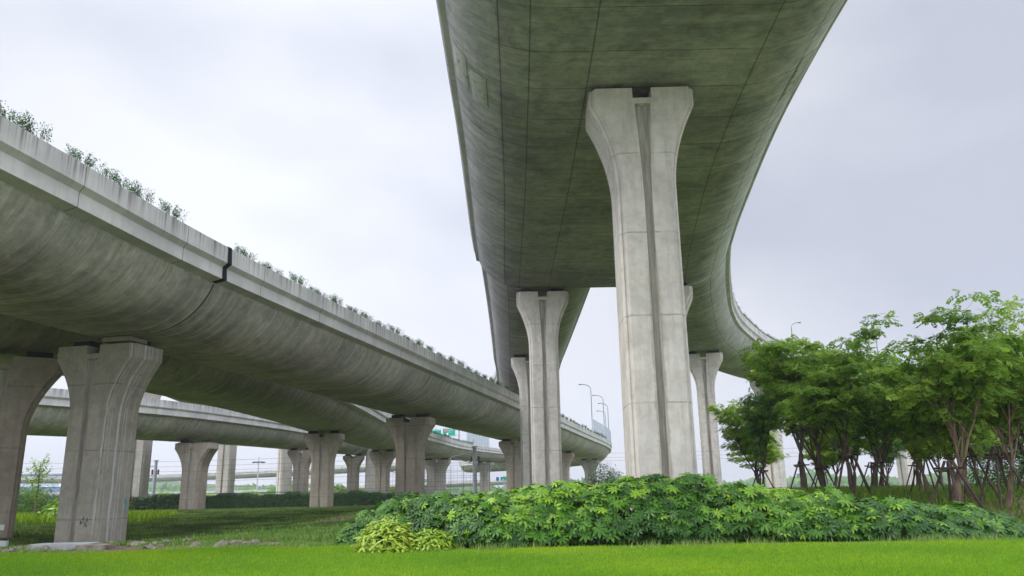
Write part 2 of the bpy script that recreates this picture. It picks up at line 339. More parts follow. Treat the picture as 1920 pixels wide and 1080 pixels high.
rp = M.math('ADD', M.math('ABSOLUTE', M.math('SUBTRACT', Y, 18.0)), M.math('MULTIPLY', nA, 2.0))
col = M.mix(M.math('MULTIPLY', M.rng(rp, 3.2, 2.4), M.rng(X, -4.0, -6.5)), col, soil)
rs = M.math('MULTIPLY', M.rng(X, 9.0, 10.5), M.math('MULTIPLY', M.rng(Y, 27, 23), M.rng(Y, 13.5, 15.5)))
col = M.mix(M.math('MULTIPLY', rs, M.rng(nA, .42, .52)), col, soil)
M.color(col).bump(nB, .6, .05); MAT['ground'] = M.m

# ------------------------------------------------------------------ ground sheet
def grid(xs, ys):
    X, Y = np.meshgrid(xs, ys); Z = ground(X, Y)
    nx = len(xs); i = np.arange(len(xs) - 1); j = np.arange(len(ys) - 1); I, J = np.meshgrid(i, j); a = (J * nx + I).ravel()
    return np.stack([X, Y, Z], -1).reshape(-1, 3), np.stack([a, a + 1, a + nx + 1, a + nx], -1)
xs = np.concatenate([np.linspace(-3000, -200, 12)[:-1], np.linspace(-200, -50, 14)[:-1], np.arange(-50, 50, 1.0), np.linspace(50, 200, 14), np.linspace(200, 3000, 12)[1:]])
ys = np.concatenate([np.linspace(-300, -20, 8)[:-1], np.arange(-20, 110, 1.0), np.linspace(110, 300, 16), np.linspace(300, 4000, 14)[1:]])
v, f = grid(xs, ys); tag(mesh_obj('ground', v, [f], MAT['ground'], smooth=True), kind='structure')

# ------------------------------------------------------------------ viaducts
def catmull(P, step=1.0):
    P = [np.array(p, float) for p in P]; out = []
    for i in range(len(P) - 1):
        p0 = P[max(i - 1, 0)]; p1 = P[i]; p2 = P[i + 1]; p3 = P[min(i + 2, len(P) - 1)]
        if i == 0: p0 = 2 * p1 - p2
        if i == len(P) - 2: p3 = 2 * p2 - p1
        n = max(2, int(np.linalg.norm((p2 - p1)[:2]) / step))
        for k in range(n):
            t = k / n; out.append(.5 * ((2 * p1) + (-p0 + p2) * t + (2 * p0 - 5 * p1 + 4 * p2 - p3) * t * t + (-p0 + 3 * p1 - 3 * p2 + p3) * t ** 3))
    out.append(P[-1]); return np.array(out)
WING = 2.6; TIPH = 1.62
def wing_pts(wing, tip):
    ang = np.linspace(rad(20), rad(90), 15); c0 = math.cos(ang[0]); s0 = math.sin(ang[0])
    # (inset from the wing tip, height above soffit): rounded fish-belly
    return [((1 - math.cos(a) / c0) * wing, tip * (1 - (math.sin(a) - s0) / (1 - s0))) for a in ang]
PAR = [(.60, .0), (.58, .06), (.14, .14), (.14, .56), (.0, .72), (.0, 1.30), (.28, 1.32), (.30, .40)]
class Deck:
    """stations: x, y, z of soffit, half width left, half width right"""
    def __init__(s, st, wing=WING, tip=TIPH, step=1.0, inset=.55):
        s.inset = inset
        s.P = catmull(st, step); d = np.gradient(s.P[:, :2], axis=0); d /= np.linalg.norm(d, axis=1)[:, None]
        s.T = d; s.Nr = np.stack([d[:, 1], -d[:, 0]], -1)                    # to the right
        s.S = np.concatenate([[0], np.cumsum(np.linalg.norm(np.diff(s.P[:, :2], axis=0), axis=1))]); s.wing = wing; s.tip = tip
    def at(s, i, off, h):    # off: to the right of the centreline
        p = s.P[i]; return (p[0] + s.Nr[i, 0] * off, p[1] + s.Nr[i, 1] * off, p[2] + h)
    def interp(s, S):
        i = np.clip(np.searchsorted(s.S, S) - 1, 0, len(s.S) - 2); t = (S - s.S[i]) / (s.S[i + 1] - s.S[i])
        P = s.P[i] * (1 - t) + s.P[i + 1] * t; n = s.Nr[i] * (1 - t) + s.Nr[i + 1] * t; return P, n / np.linalg.norm(n), s.T[i]
    def half_section(s, side, hw):
        return [(side * (hw - .55 - a), h) for a, h in wing_pts(s.wing, s.tip)] + [(side * 0.0, 0.0)]
    def loft(s, name, secs, vs, mat, parent, closed=True, rng=None, smooth=True, sharp=25, mats=None, topmat=False):
        """secs(i) -> list of (off,h); vs list of v coords per section vertex"""
        idx = range(len(s.P)) if rng is None else rng
        V = []; F = []; UV = []; FM = []
        n = len(secs(0))
        for i in idx:
            for o, h in secs(i): V.append(s.at(i, o, h))
        m_ = len(list(idx)); segs = n if closed else n - 1
        ii = list(idx)
        for a in range(m_ - 1):
            for k in range(segs):
                k2 = (k + 1) % n
                F.append([a * n + k, (a + 1) * n + k, (a + 1) * n + k2, a * n + k2])
                va, vb = vs[k], (vs[k + 1] if k + 1 < len(vs) else vs[k] + .3)
                UV += [(s.S[ii[a]], va), (s.S[ii[a + 1]], va), (s.S[ii[a + 1]], vb), (s.S[ii[a]], vb)]
        if closed:
            F.append([k for k in range(n)]); UV += [(0, 0)] * n
            F.append([(m_ - 1) * n + k for k in range(n)][::-1]); UV += [(0, 0)] * n
        return mesh_obj(name, V, F, mat, parent, smooth=smooth, sharp=sharp, luv=UV)
    def girder(s, mat, parent, name='girder'):
        W = wing_pts(s.wing, s.tip); vl = [0]
        for k in range(1, len(W)): vl.append(vl[-1] + math.hypot(W[k][0] - W[k - 1][0], W[k][1] - W[k - 1][1]))
        objs = []
        V = []; F = []; UV = []; n = len(W) + 1
        # section: left tip .. left flat end, centre, | centre, right flat end .. right tip, top right, top left
        def sec(i):
            hl, hr = s.P[i][3], s.P[i][4]
            L_ = [(-(hl - s.inset) + a, h) for a, h in W]; R_ = [((hr - s.inset) - a, h) for a, h in W][::-1]
            return L_ + [(0., 0.)] + R_ + [(hr - s.inset, s.tip + .40), (-(hl - s.inset), s.tip + .40)]
        secs = [sec(i) for i in range(len(s.P))]; n = len(secs[0]); nl = len(W)
        for i in range(len(s.P)):
            for o, h in secs[i]: V.append(s.at(i, o, h))
        for a in range(len(s.P) - 1):
            for k in range(n):
                k2 = (k + 1) % n; F.append([a * n + k, (a + 1) * n + k, (a + 1) * n + k2, a * n + k2])
                hl, hr = s.P[a][3] - s.inset - s.wing, s.P[a][4] - s.inset - s.wing
                def vv(q, kk):
                    if kk < nl - 1: return (vl[kk], vl[kk + 1])[q]
                    if kk == nl - 1: return (vl[-1], vl[-1] + hl)[q]
                    if kk == nl: return (100 + vl[-1] + hr, 100 + vl[-1])[q]
                    if kk < n - 3: j = 2 * nl - kk; return (100 + vl[min(j, nl - 1)], 100 + vl[max(min(j - 1, nl - 1), 0)])[q]
                    return 50.
                va, vb = vv(0, k), vv(1, k)
                UV += [(s.S[a], va), (s.S[a + 1], va), (s.S[a + 1], vb), (s.S[a], vb)]
        F.append(list(range(n))); UV += [(.9, 3.)] * n
        F.append([(len(s.P) - 1) * n + k for k in range(n)][::-1]); UV += [(.9, 3.)] * n
        fm = [1 if (k % n) == n - 2 and k < len(F) - 2 else 0 for k in range(len(F))]
        return mesh_obj(name, V, F, None, parent, smooth=True, sharp=30, luv=UV, mats=[mat, MAT['asphalt']], fmat=fm)
    def parapet(s, side, parent, rng=None, prof=PAR, grow=0., name='parapet', mat=None):
        vs = [0, .06, .5, .92, 1.2, 1.75, 2.05, 2.3]
        def sec(i):
            hw = s.P[i][3] if side < 0 else s.P[i][4]
            q = [(side * (hw - (a if k > 1 and k < 7 else a + s.inset - .55) + grow), s.tip + h + (grow if 0 < k < 7 else 0)) for k, (a, h) in enumerate(prof)]
            return q
        return s.loft(name, sec, vs, mat or MAT['parapet'], parent, True, rng, smooth=False)
    def edge(s, S, side, off=0., h=0.):
        P, n, T = s.interp(S); hw = P[3] if side < 0 else P[4]
        return Vector((P[0] + n[0] * side * (hw - off), P[1] + n[1] * side * (hw - off), P[2] + s.tip + h)), T

ZH = 12.6; ZC = 6.9
def viaduct(name, st, mat, label, sides=(-1, 1), group=None, wing=WING, step=1.0, tip=TIPH, ranges=None, inset=.55):
    D = Deck(st, wing, tip, step, inset); r = empty(name, tuple(D.P[0][:3]), label=label, cat='viaduct', group=group)
    inv = Matrix.Translation(-Vector(D.P[0][:3]))
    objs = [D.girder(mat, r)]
    for sd_ in sides:
        rg = None
        if ranges and sd_ in ranges:
            a, b = ranges[sd_]; rg = [i for i in range(len(D.P)) if a <= D.S[i] <= b]
        objs.append(D.parapet(sd_, r, rg))
    for o in objs: o.location = -Vector(D.P[0][:3])
    D.root = r; D.off = -Vector(D.P[0][:3]); return D

DN = viaduct('viaduct', [(3.9, -14, ZH, 6, 5.5), (3.9, 2, ZH, 6, 5.5), (3.9, 12, ZH, 6, 5.6), (3.9, 19, ZH, 5.95, 5.8), (3.9, 24, ZH, 5.95, 6.1), (3.9, 29, ZH, 5.95, 6.6), (3.9, 37, ZH, 6.05, 7.7), (3.9, 41, ZH, 6.1, 8.35), (3.9, 44.4, ZH, 6.1, 8.95)],
             MAT['belly_high'], 'wide green-stained concrete viaduct passing high overhead, carried by the tallest pale pier', wing=2.9, inset=.34)
DB = viaduct('viaduct', [(1.75, 44.5, ZH, 3.65, 3.65), (1.75, 60, ZH, 3.65, 3.6), (1.6, 80, ZH, 3.65, 3.6), (1.3, 97, ZH, 3.65, 3.6), (-2, 115, ZH, 3.6, 3.6), (-12, 131, ZH, 3.6, 3.6), (-25, 138, ZH, 3.6, 3.6), (-36, 133, ZH, 3.6, 3.6), (-41, 120, ZH, 3.6, 3.6), (-39.5, 100, ZH, 3.6, 3.6), (-38, 80, ZH, 3.6, 3.6), (-42, 60, ZH, 3.6, 3.6), (-55, 40, ZH, 3.6, 3.6), (-75, 25, ZH, 3.6, 3.6)],
             MAT['belly_straight'], 'narrow grey ramp running straight away from the end of the wide high viaduct', wing=2.2, inset=.34)
DA = viaduct('viaduct', [(9.2, 44.5, ZH, 3.5, 3.65), (11.0, 51.3, ZH, 3.6, 3.6), (14.1, 61.6, ZH, 3.6, 3.6), (17.6, 69.9, ZH, 3.6, 3.6), (23.7, 80.8, ZH, 3.6, 3.6), (31.5, 90, ZH, 3.6, 3.6), (42, 97, ZH, 3.6, 3.6), (56, 102.5, ZH, 3.6, 3.6), (75, 106, ZH, 3.6, 3.6), (105, 108, ZH, 3.6, 3.6)],
             MAT['belly_branch'], 'narrow green-grey ramp curving off to the right behind the trees', wing=2.3, inset=.38)
def cx(y): return -14.65 + .235 * (y - 27)
DC = viaduct('viaduct', [(cx(-6), -6, ZC, 3.6, 5.6), (cx(10), 10, ZC, 3.6, 5.6), (cx(20), 20, ZC, 3.6, 4.95), (cx(28), 28, ZC, 3.6, 4.4), (cx(45), 45, ZC, 3.8, 4.3), (cx(60), 60, ZC, 4.3, 4.3), (cx(88), 88, ZC, 4.3, 4.3), (cx(117), 117, ZC, 4.3, 4.3), (cx(142), 142, ZC, 4.3, 4.3), (14.6, 158, ZC, 4.3, 4.3), (14.8, 172, ZC, 4.3, 4.3), (11, 188, ZC, 4.3, 4.3), (2, 205, ZC, 4.3, 4.3), (-12, 222, ZC, 4.3, 4.3)],
             MAT['belly_low'], 'low olive-grey viaduct with planted parapet sweeping from the left edge to the centre', wing=2.5)
DD = viaduct('viaduct', [(-29, -4, ZC, 3.8, 3.7), (-25, 14, ZC, 3.8, 3.7), (-21.6, 30, ZC, 3.8, 3.75), (-18.6, 48, ZC, 3.9, 3.9), (-17.6, 60, ZC, 3.9, 3.9), (-17.4, 73, ZC, 3.9, 3.9), (-17.4, 90, ZC, 3.9, 3.9), (-17.0, 108, ZC + .1, 3.9, 4.1), (-15.9, 130, ZC + .4, 3.9, 4.5), (-14.0, 155, ZC + .9, 4, 4.5), (-10.5, 180, ZC + 1.5, 4, 4.3), (-3, 210, ZC + 2.0, 4, 4), (12, 245, ZC + 2.3, 4, 4)],
             MAT['belly_far'], 'low viaduct running behind the planted one, its far stretch carrying green road signs', wing=2.4)
DE = viaduct('viaduct', [(-62, 22, 5.3, 3.8, 3.8), (-47, 38, 5.5, 3.8, 3.8), (-36.5, 53, 5.7, 3.8, 3.8), (-31.8, 66, 6.05, 3.8, 3.8), (-30.2, 80, 6.5, 3.8, 3.8), (-29.8, 95, 7.0, 3.8, 3.8), (-29.5, 113, 7.5, 3.8, 3.8), (-28, 135, 8.0, 3.8, 3.8), (-24, 160, 8.5, 3.8, 3.8), (-17, 190, 8.9, 3.8, 3.8)],
             MAT['belly_low'], 'pale-walled low ramp crossing at the far left behind the first low piers', wing=2.4)
# expansion joint across the low planted viaduct, and lighter ledge strip
def ring(D, S, wdt, name='expansion_joint'):
    P, n, T = D.interp(S); V = []; F = []
    W = wing_pts(D.wing, D.tip); hl, hr = P[3] - D.inset, P[4] - D.inset
    sec = [(-hl + a, h) for a, h in W] + [((hr - a), h) for a, h in W][::-1]
    for k, (o, h) in enumerate(sec):
        for g, sg in ((.012, -1), (.012, 1)):
            z = h - g if 0 < k < len(sec) - 1 else h; o2 = o + (g * (1 if o > 0 else -1) if h > .3 else 0)
            V.append((P[0] + n[0] * o2 + T[0] * sg * wdt / 2, P[1] + n[1] * o2 + T[1] * sg * wdt / 2, P[2] + z))
    F = [[2 * k, 2 * k + 1, 2 * k + 3, 2 * k + 2] for k in range(len(sec) - 1)]
    o = mesh_obj(name, V, F, MAT['joint'], D.root, smooth=True); o.location = D.off; return o
def par_joint(D, S, side, wdt):
    P, n, T = D.interp(S); hw = P[3] if side < 0 else P[4]; V = []; F = []
    q = [(side * (hw - a + (.02 if k < 7 else 0)), D.tip + h + (.02 if k in (5, 6) else 0)) for k, (a, h) in enumerate(PAR)]
    q = q[1:7]; rr = random.Random(3)
    for k, (o, h) in enumerate(q):
        wl, wr = wdt * rr.uniform(.35, .75), wdt * rr.uniform(.35, .75)
        for sg in (-wl, wr): V.append((P[0] + n[0] * o + T[0] * sg, P[1] + n[1] * o + T[1] * sg, P[2] + h))
    F = [[2 * k, 2 * k + 1, 2 * k + 3, 2 * k + 2] for k in range(len(q) - 1)]
    o = mesh_obj('joint_seal', V, F, MAT['joint'], D.root); o.location = D.off; return o
SJ = 35.0
ring(DC, SJ, .06); par_joint(DC, SJ, 1, .26)
for S_ in (60.,): ring(DC, S_ + 4, .03)
# mortar repair patches high on both wings of the wide viaduct
def patch(D, S0, S1, side, t0, t1):
    W = wing_pts(D.wing, D.tip); V = []; ns, nt_ = 10, 8
    for a in range(ns):
        P, n, T = D.interp(S0 + (S1 - S0) * a / (ns - 1)); hw = (P[3] if side < 0 else P[4]) - D.inset
        for b in range(nt_):
            t = t0 + (t1 - t0) * b / (nt_ - 1); k = int(t); k = min(k, len(W) - 2); q = t - k
            ia = W[k][0] * (1 - q) + W[k + 1][0] * q; h = W[k][1] * (1 - q) + W[k + 1][1] * q
            dx, dz = W[k + 1][0] - W[k][0], W[k + 1][1] - W[k][1]; l_ = math.hypot(dx, dz); nx, nz = dz / l_, -dx / l_
            edge = .014 + .022 * (0 < a < ns - 1 and 0 < b < nt_ - 1)
            off = side * (hw - ia - nx * edge * 1.0); V.append((P[0] + n[0] * off, P[1] + n[1] * off, P[2] + h + nz * edge))
    F = [[a * nt_ + b, (a + 1) * nt_ + b, (a + 1) * nt_ + b + 1, a * nt_ + b + 1] for a in range(ns - 1) for b in range(nt_ - 1)]
    o = mesh_obj('repair_patch', V, F, MAT['patch'], D.root, smooth=True); o.location = D.off
for S0, S1, sd_, t0, t1 in ((34.7, 36.6, -1, .8, 3.6), (35.2, 37.1, -1, 4.2, 6.6), (35.0, 37.6, 1, .8, 3.0), (34.6, 37.2, 1, 3.6, 5.8)): patch(DN, S0, S1, sd_, t0, t1)

# ------------------------------------------------------------------ piers
def pier(x, y, zt, soffit, axis, mat, label, w0=.82, w1=1.5, dep=1.8, group='flared concrete viaduct piers', zb=None, flare=3.0, bear=True, extra=0):
    """axis: direction of the deck in the plan, radians from +Y towards +X"""
    zb = float(ground(x, y)) - .25 if zb is None else zb
    r = empty('viaduct_pier', (x, y, zb), -axis, label=label, cat='pier', group=group)
    H = zt - zb; hd = dep / 2; notch = .32; V = []; F = []; FM = []
    def ringp(w_, g, gd):
        q = [(-w_, -hd + .22), (-w_ + .06, -hd + .13), (-w_ + .10, -hd + .14), (-w_ + .17, -hd), (-g - .02, -hd), (-g * .8, -hd + gd), (g * .8, -hd + gd), (g + .02, -hd), (w_ - .17, -hd), (w_ - .10, -hd + .14), (w_ - .06, -hd + .13), (w_, -hd + .22)]
        return q + [(-a, -b) for a, b in q]
    def wz(z):
        t = (z - (H - flare)) / (flare - .5)
        if t <= 0: return w0
        if t >= 1: return w1
        return w0 + (w1 - w0) * (t ** 1.9)
    def gz(z):
        t = (z - (H - 3.9)) / 3.3
        return .085 + (.0 if t <= 0 else .12 * min(t, 1) ** 1.6)
    zs_ = [0, H * .25, H * .5, H - flare - .3] + list(np.linspace(H - flare, H - .5, 16)) + [H - notch]
    lv = [(z, wz(z), gz(z), .10 if z < H - .52 else .0) for z in zs_]
    lv = sorted(lv)
    lv2 = []
    for q in lv: lv2.append(q)
    lv2.insert(-2, (H - .56, wz(H - .56), gz(H - .56), .10)); lv2.sort()
    n = 24
    for z, w_, g, gd in lv2:
        for a, b in ringp(w_, g, gd): V.append((a, b, z))
    for i in range(len(lv2) - 1):
        for k in range(n):
            F.append([i * n + k, i * n + (k + 1) % n, (i + 1) * n + (k + 1) % n, (i + 1) * n + k])
            FM.append(1 if (k % 12) in (4, 5, 6) and lv2[i][3] > 0 else 0)
    top = (len(lv2) - 1) * n; F.append([top + k for k in range(n)]); FM.append(0)
    for sg in (-1, 1):
        b0 = len(V); q = [(.27, -hd), (w1 - .17, -hd), (w1 - .10, -hd + .14), (w1 - .06, -hd + .13), (w1, -hd + .22), (w1, hd - .22), (w1 - .06, hd - .13), (w1 - .10, hd - .14), (w1 - .17, hd), (.27, hd)]
        q = [(sg * a, b) for a, b in q]
        if sg < 0: q = q[::-1]
        for z in (H - notch, H):
            for a, b in q: V.append((a, b, z))
        m_ = len(q)
        for k in range(m_): F.append([b0 + k, b0 + (k + 1) % m_, b0 + m_ + (k + 1) % m_, b0 + m_ + k]); FM.append(0)
        F.append([b0 + m_ + k for k in range(m_)]); FM.append(0)
    o = mesh_obj('shaft', V, F, None, r, smooth=True, sharp=22, mats=[mat, MAT['groove']], fmat=FM)
    if bear:
        for sg in (-1, 1):
            MB().box((sg * (w1 * .58), 0, H + .04), (w1 * .62, dep * .62, .08)).box((sg * (w1 * .58), 0, H + .08 + (soffit - zt - .08) / 2), (w1 * .46, dep * .45, soffit - zt - .08 + .02)).build('bearing', MAT['bearing'], r)
        if extra: MB().box((w1 * .55, -dep * .25, H + .17), (w1 * .7, dep * .5, .16)).build('bearing', MAT['pier_low'], r)
    return r
P_ = MAT
PIERN = pier(3.88, 21.7, 12.45, ZH, 0.02, P_['pier'], 'tallest pale pier with a full height groove, standing behind the leafy shrub bed', w0=.84, w1=1.52, dep=1.9)
pier(3.95, -9, 12.33, ZH, 0, P_['pier'], 'pier of the wide viaduct behind the viewpoint')
pier(1.75, 44.9, 12.33, ZH, 0, P_['pier'], 'second tall pale pier in the middle, under the joint where the grey ramp begins', w0=.82, w1=1.5)
pier(1.3, 67.5, 12.33, ZH, 0, P_['pier'], 'tall pale pier half hidden behind the second one, under the straight grey ramp', w0=.82, w1=1.5)
pier(1.2, 96.5, 12.33, ZH, .05, P_['pier'], 'farther pier of the straight grey ramp, hidden behind the nearer ones', w0=.82, w1=1.5)
pier(8.9, 44.4, 12.33, ZH, .2, P_['pier'], 'tall pale pier mostly hidden by the tallest one, under the start of the curved ramp', w0=.82, w1=1.5)
pier(16.25, 67.0, 12.33, ZH, .25, P_['pier'], 'slim tall pale pier just right of the tallest one, under the curved ramp', w0=.74, w1=1.62, dep=1.5)
pier(27.0, 84.3, 12.33, ZH, .66, P_['pier'], 'tall pale pier whose head shows above the treetops under the curved ramp', w0=.82, w1=1.6)
pier(48, 99.5, 12.33, ZH, 1.2, P_['pier'], 'pier of the curved ramp far behind the trees', w0=.82, w1=1.6)
aC = math.atan(.235)
for y_, lb, mt, ex in ((29.3, 'nearest low pier with white lime streaks and black paint marks, standing on rubble', 'pier_leach', 1), (59.2, 'dark low pier rising behind the left end of the leafy shrub bed', 'pier_low', 0),
               (88, 'low pier seen just left of the second tall pale pier', 'pier_low', 0), (117, 'far low pier seen just right of the second tall pale pier', 'pier_low', 0), (144.5, 'farthest low pier under the bend, beside the flowering oleander', 'pier_far', 0)):
    p1 = pier(cx(y_) + .35 - (1.35 if y_ < 30 else .95 if y_ < 60 else 0), y_, ZC - .27, ZC, aC, P_[mt], lb, w0=.86, w1=1.68, dep=1.85, flare=2.5, extra=ex)
    if ex: PIER1 = p1
pier(-20.1, 30.9, ZC - .27, ZC, .38 - .95 + .05, P_['pier_low'], 'dark low pier cut off by the left edge of the picture', w0=1.05, w1=2.0, dep=1.6, flare=2.9)
for x_, y_, a_, so_, lb in ((-17.3, 72.8, 0, ZC, 'low pier with a shadowed face standing left of the brown path behind the lawn'), (-17.4, 106, .02, ZC + .1, 'low pier in the second row between two nearer low piers'),
                       (-14.6, 150, .1, ZC + .8, 'broad far pier under the viaduct with the green signs'), (-7.2, 192, .3, ZC + 1.7, 'far flared pier right of the grey mast, under the sign-bearing viaduct')):
    wd = 2.6 if 'broad' in lb else (2.0 if y_ > 180 else 1.72)
    pier(x_, y_, so_ - .27, so_, a_, P_['pier_low' if y_ < 110 else 'pier_far'], lb, w0=wd * .52 if 'broad' not in lb else 1.7, w1=wd, dep=1.8, flare=2.6)
for x_, y_, a_, so_, lb in ((-28.3, 71.5, .13, 6.2, 'low pier under the pale ramp, between the lime-streaked pier and a slim column'), (-27.5, 104, .0, 7.25, 'farther low pier under the pale ramp left of the shadowed pier'), (-27.4, 137, .1, 8.05, 'far small pier under the pale ramp right of the shadowed pier')):
    pier(x_, y_, so_ - .27, so_, a_, P_['pier_low'], lb, w0=.85, w1=1.7, dep=1.8, flare=2.5)
for x_, y_, a_, lb in ((-37.4, 80.0, -.02, 'tall slim column rising past the pale ramp beside the lime-streaked pier'), (-37.9, 106, .1, 'tall slim pale column behind the dark wall, left of the far high mast lamp'),
                   (-37.5, 131.5, .9, 'tall far column just left of the farther low ramp pier'), (-24.5, 138, 1.5, 'tall far column seen right of the small far ramp pier')):
    pier(x_, y_, 12.33, ZH, a_, P_['pier'], lb, w0=.95, w1=1.6, dep=1.9)

# paint marks, notice plate and bolt heads on piers
mk = MB(); rr = random.Random(5)
for k in range(9):
    x0, z0 = .30 + rr.uniform(0, .42), 1.05 + rr.uniform(-.14, .18)
    mk.box((x0, -.935, z0), (rr.uniform(.02, .10), .012, .018) if k % 2 else (.018, .012, rr.uniform(.05, .12)))
mk.tube([(.32, -.936, 1.0), (.42, -.936, 1.10), (.5, -.936, 1.02), (.58, -.936, 1.12)], .006, 4).build('paint_scrawl', MAT['joint'], PIER1)
MB().box((.875, .55, 1.55), (.014, .035, .5)).box((.875, .47, 1.75), (.014, .02, .2)).build('teal_paint_mark', MAT['teal'], PIER1)

MB().tube([(-.45, -.98, 1.55), (-.45, -.94, 1.55)], .03, 8).build('bolt', MAT['insul'], PIERN)
MB().tube([(-.28, -.98, 1.38), (-.28, -.94, 1.38)], .03, 8).build('bolt', MAT['insul'], PIERN)
# ------------------------------------------------------------------ scatter helper
def scatter(name, tv, tf, pos, frames, scale, mat, parent=None, tint=None, **k):
    tv = np.asarray(tv, float); N_ = len(pos); nv = len(tv)
    sc = np.asarray(scale, float).reshape(N_, 1, -1)
    V = np.einsum('nij,nkj->nki', frames, tv[None] * sc) + np.asarray(pos)[:, None, :]
    F = (np.asarray(tf)[None] + (np.arange(N_) * nv)[:, None, None]).reshape(-1, np.asarray(tf).shape[1])
    tn = np.repeat(tint if tint is not None else RNG.random(N_), nv)
    return mesh_obj(name, V.reshape(-1, 3), [F], mat, parent, tint=tn, **k)
def frames_from(normal, heading):
    z = normal / np.linalg.norm(normal, axis=1)[:, None]; x = heading - z * np.sum(heading * z, 1)[:, None]; x /= np.linalg.norm(x, axis=1)[:, None] + 1e-9
    y = np.cross(z, x); return np.stack([x, y, z], -1)      # columns
def rand_head(n):
    a = RNG.uniform(0, 2 * np.pi, n); return np.stack([np.cos(a), np.sin(a), np.zeros(n)], -1)
def scatter_count(n, fn): return fn(n)

# palmate leaf with 8 lobes
def palmate(lobes=8, spread=rad(290)):
    V = []; F = []
    for k in range(lobes):
        a = -spread / 2 + spread * k / (lobes - 1); l_ = 1.0 - .28 * abs(a / (spread / 2)) ** 1.5
        for rr_, ww, zz in ((.02, 0, 0), (.30, -.10, -.01), (.34, 0, .03), (.30, .10, -.01), (.66, -.145, -.05), (.68, 0, .015), (.66, .145, -.05), (1.0, 0, -.15)):
            V.append((l_ * rr_ * math.cos(a) - ww * math.sin(a), l_ * rr_ * math.sin(a) + ww * math.cos(a), zz * l_))
        b = k * 8; F += [(b, b + 2, b + 1, b + 1), (b, b + 3, b + 2, b + 2), (b + 1, b + 2, b + 5, b + 4), (b + 2, b + 3, b + 6, b + 5), (b + 4, b + 5, b + 7, b + 7), (b + 5, b + 6, b + 7, b + 7)]
    return np.array(V), F
def split_tf(tf):
    tri = np.array([f[:3] for f in tf if f[2] == f[3]]); quad = np.array([f for f in tf if f[2] != f[3]]); return tri, quad
def scatter2(name, tv, tf, pos, frames, scale, mat, parent=None, tint=None, smooth=False, **k):
    tri, quad = split_tf(tf); N_ = len(pos); nv = len(tv)
    sc = np.asarray(scale, float).reshape(N_, 1, -1)
    V = np.einsum('nij,nkj->nki', frames, tv[None] * sc) + np.asarray(pos)[:, None, :]
    fs = [(q[None] + (np.arange(N_) * nv)[:, None, None]).reshape(-1, q.shape[1]) for q in (tri, quad) if len(q)]
    return mesh_obj(name, V.reshape(-1, 3), fs, mat, parent, tint=np.repeat(tint, nv), smooth=smooth, **k)

# ------------------------------------------------------------------ leafy shrub bed
BX = np.array([-3.9, -3.2, -2.3, 0, 1.6, 2.8, 4.2, 5.6, 7.0, 8.2, 9.3, 10.2])
BH = np.array([.2, .60, .84, .92, 1.08, 1.18, 1.06, .84, .70, .58, .42, .15])
def bed_front(x): return np.interp(x, [-4.2, -3.2, -2, -.5, 2, 5, 9, 10.5], [17.6, 17.1, 16.0, 15.1, 15.4, 15.4, 15.3, 16.4])
def bed_back(x): return np.interp(x, [-4.2, -3.2, -1, 3, 6, 10.5], [18.8, 20.0, 20.6, 20.4, 20.6, 18.0])
def bed_h(x, y):
    f_, b_ = bed_front(x), bed_back(x); t = np.clip((y - f_) / 1.1, 0, 1); t2 = np.clip((b_ - y) / 1.2, 0, 1)
    H = np.interp(x, BX, BH)
    lump = .10 * np.sin(x * 2.3 + y * 1.1) + .08 * np.sin(x * 4.7 - y * 2.9 + 1) + .05 * np.sin(x * 7.1 + y * 6.3)
    return ground(x, y) + (H + lump * .8) * np.sqrt(1 - (1 - t) ** 2.0) * np.sqrt(1 - (1 - t2) ** 2)
bed = empty('shrub_bed', (3, 17.5, .1), label='long mounded bed of glossy palm-shaped leaves in front of the tallest pier', cat='shrub')
pos, nor, tin, scl = [], [], [], []
def bed_sample(n, back):
    x = RNG.uniform(-3.8, 10.2, n); f_, b_ = bed_front(x), bed_back(x)
    u = RNG.random(n)
    y = np.where(back, f_ + .7 + (b_ - f_ - .7) * u, f_ + .02 + .95 * u ** 1.6)
    e_ = .06; z = bed_h(x, y); gx = (bed_h(x + e_, y) - bed_h(x - e_, y)) / (2 * e_); gy = (bed_h(x, y + e_) - bed_h(x, y - e_)) / (2 * e_)
    nn = np.stack([-gx, -gy, np.ones(n)], -1); nn /= np.linalg.norm(nn, axis=1)[:, None]
    return x, y, z, nn
for n_, back, depth in ((2300, False, .05), (1500, False, .4), (2700, True, .08), (900, True, .3)):
    x, y, z, nn = bed_sample(n_, back)
    d = RNG.random(n_) * depth; p = np.stack([x, y, z], -1) - nn * d[:, None] + RNG.normal(0, .02, (n_, 3))
    gz_ = ground(p[:, 0], p[:, 1]); p[:, 2] = np.maximum(p[:, 2], gz_ + .04)
    # a steep front also gets leaves at every height down to the ground
    if not back:
        k_ = RNG.random(n_) < .34; drop = RNG.random(n_) ** 1.7
        top = z - gz_; p[k_, 2] = (gz_ + .06 + top * (1 - drop))[k_]; p[k_, 1] = (bed_front(x) + .12 + .35 * drop * 0 + .45 * (p[:, 2] - gz_) / np.maximum(top, .2) * .6 + RNG.random(n_) * depth * 1.2)[k_]
        nn[k_] = np.array([0, -.75, .65])
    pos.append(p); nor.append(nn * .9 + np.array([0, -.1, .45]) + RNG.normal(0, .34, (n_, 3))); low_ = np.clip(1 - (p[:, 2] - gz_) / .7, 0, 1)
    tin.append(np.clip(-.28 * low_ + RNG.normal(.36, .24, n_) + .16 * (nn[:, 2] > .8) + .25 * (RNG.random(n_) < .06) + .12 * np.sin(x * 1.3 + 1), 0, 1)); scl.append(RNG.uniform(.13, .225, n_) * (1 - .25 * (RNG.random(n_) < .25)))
pos = np.concatenate(pos); nor = np.concatenate(nor); tin = np.concatenate(tin); scl = np.concatenate(scl)
tv, tf = palmate()
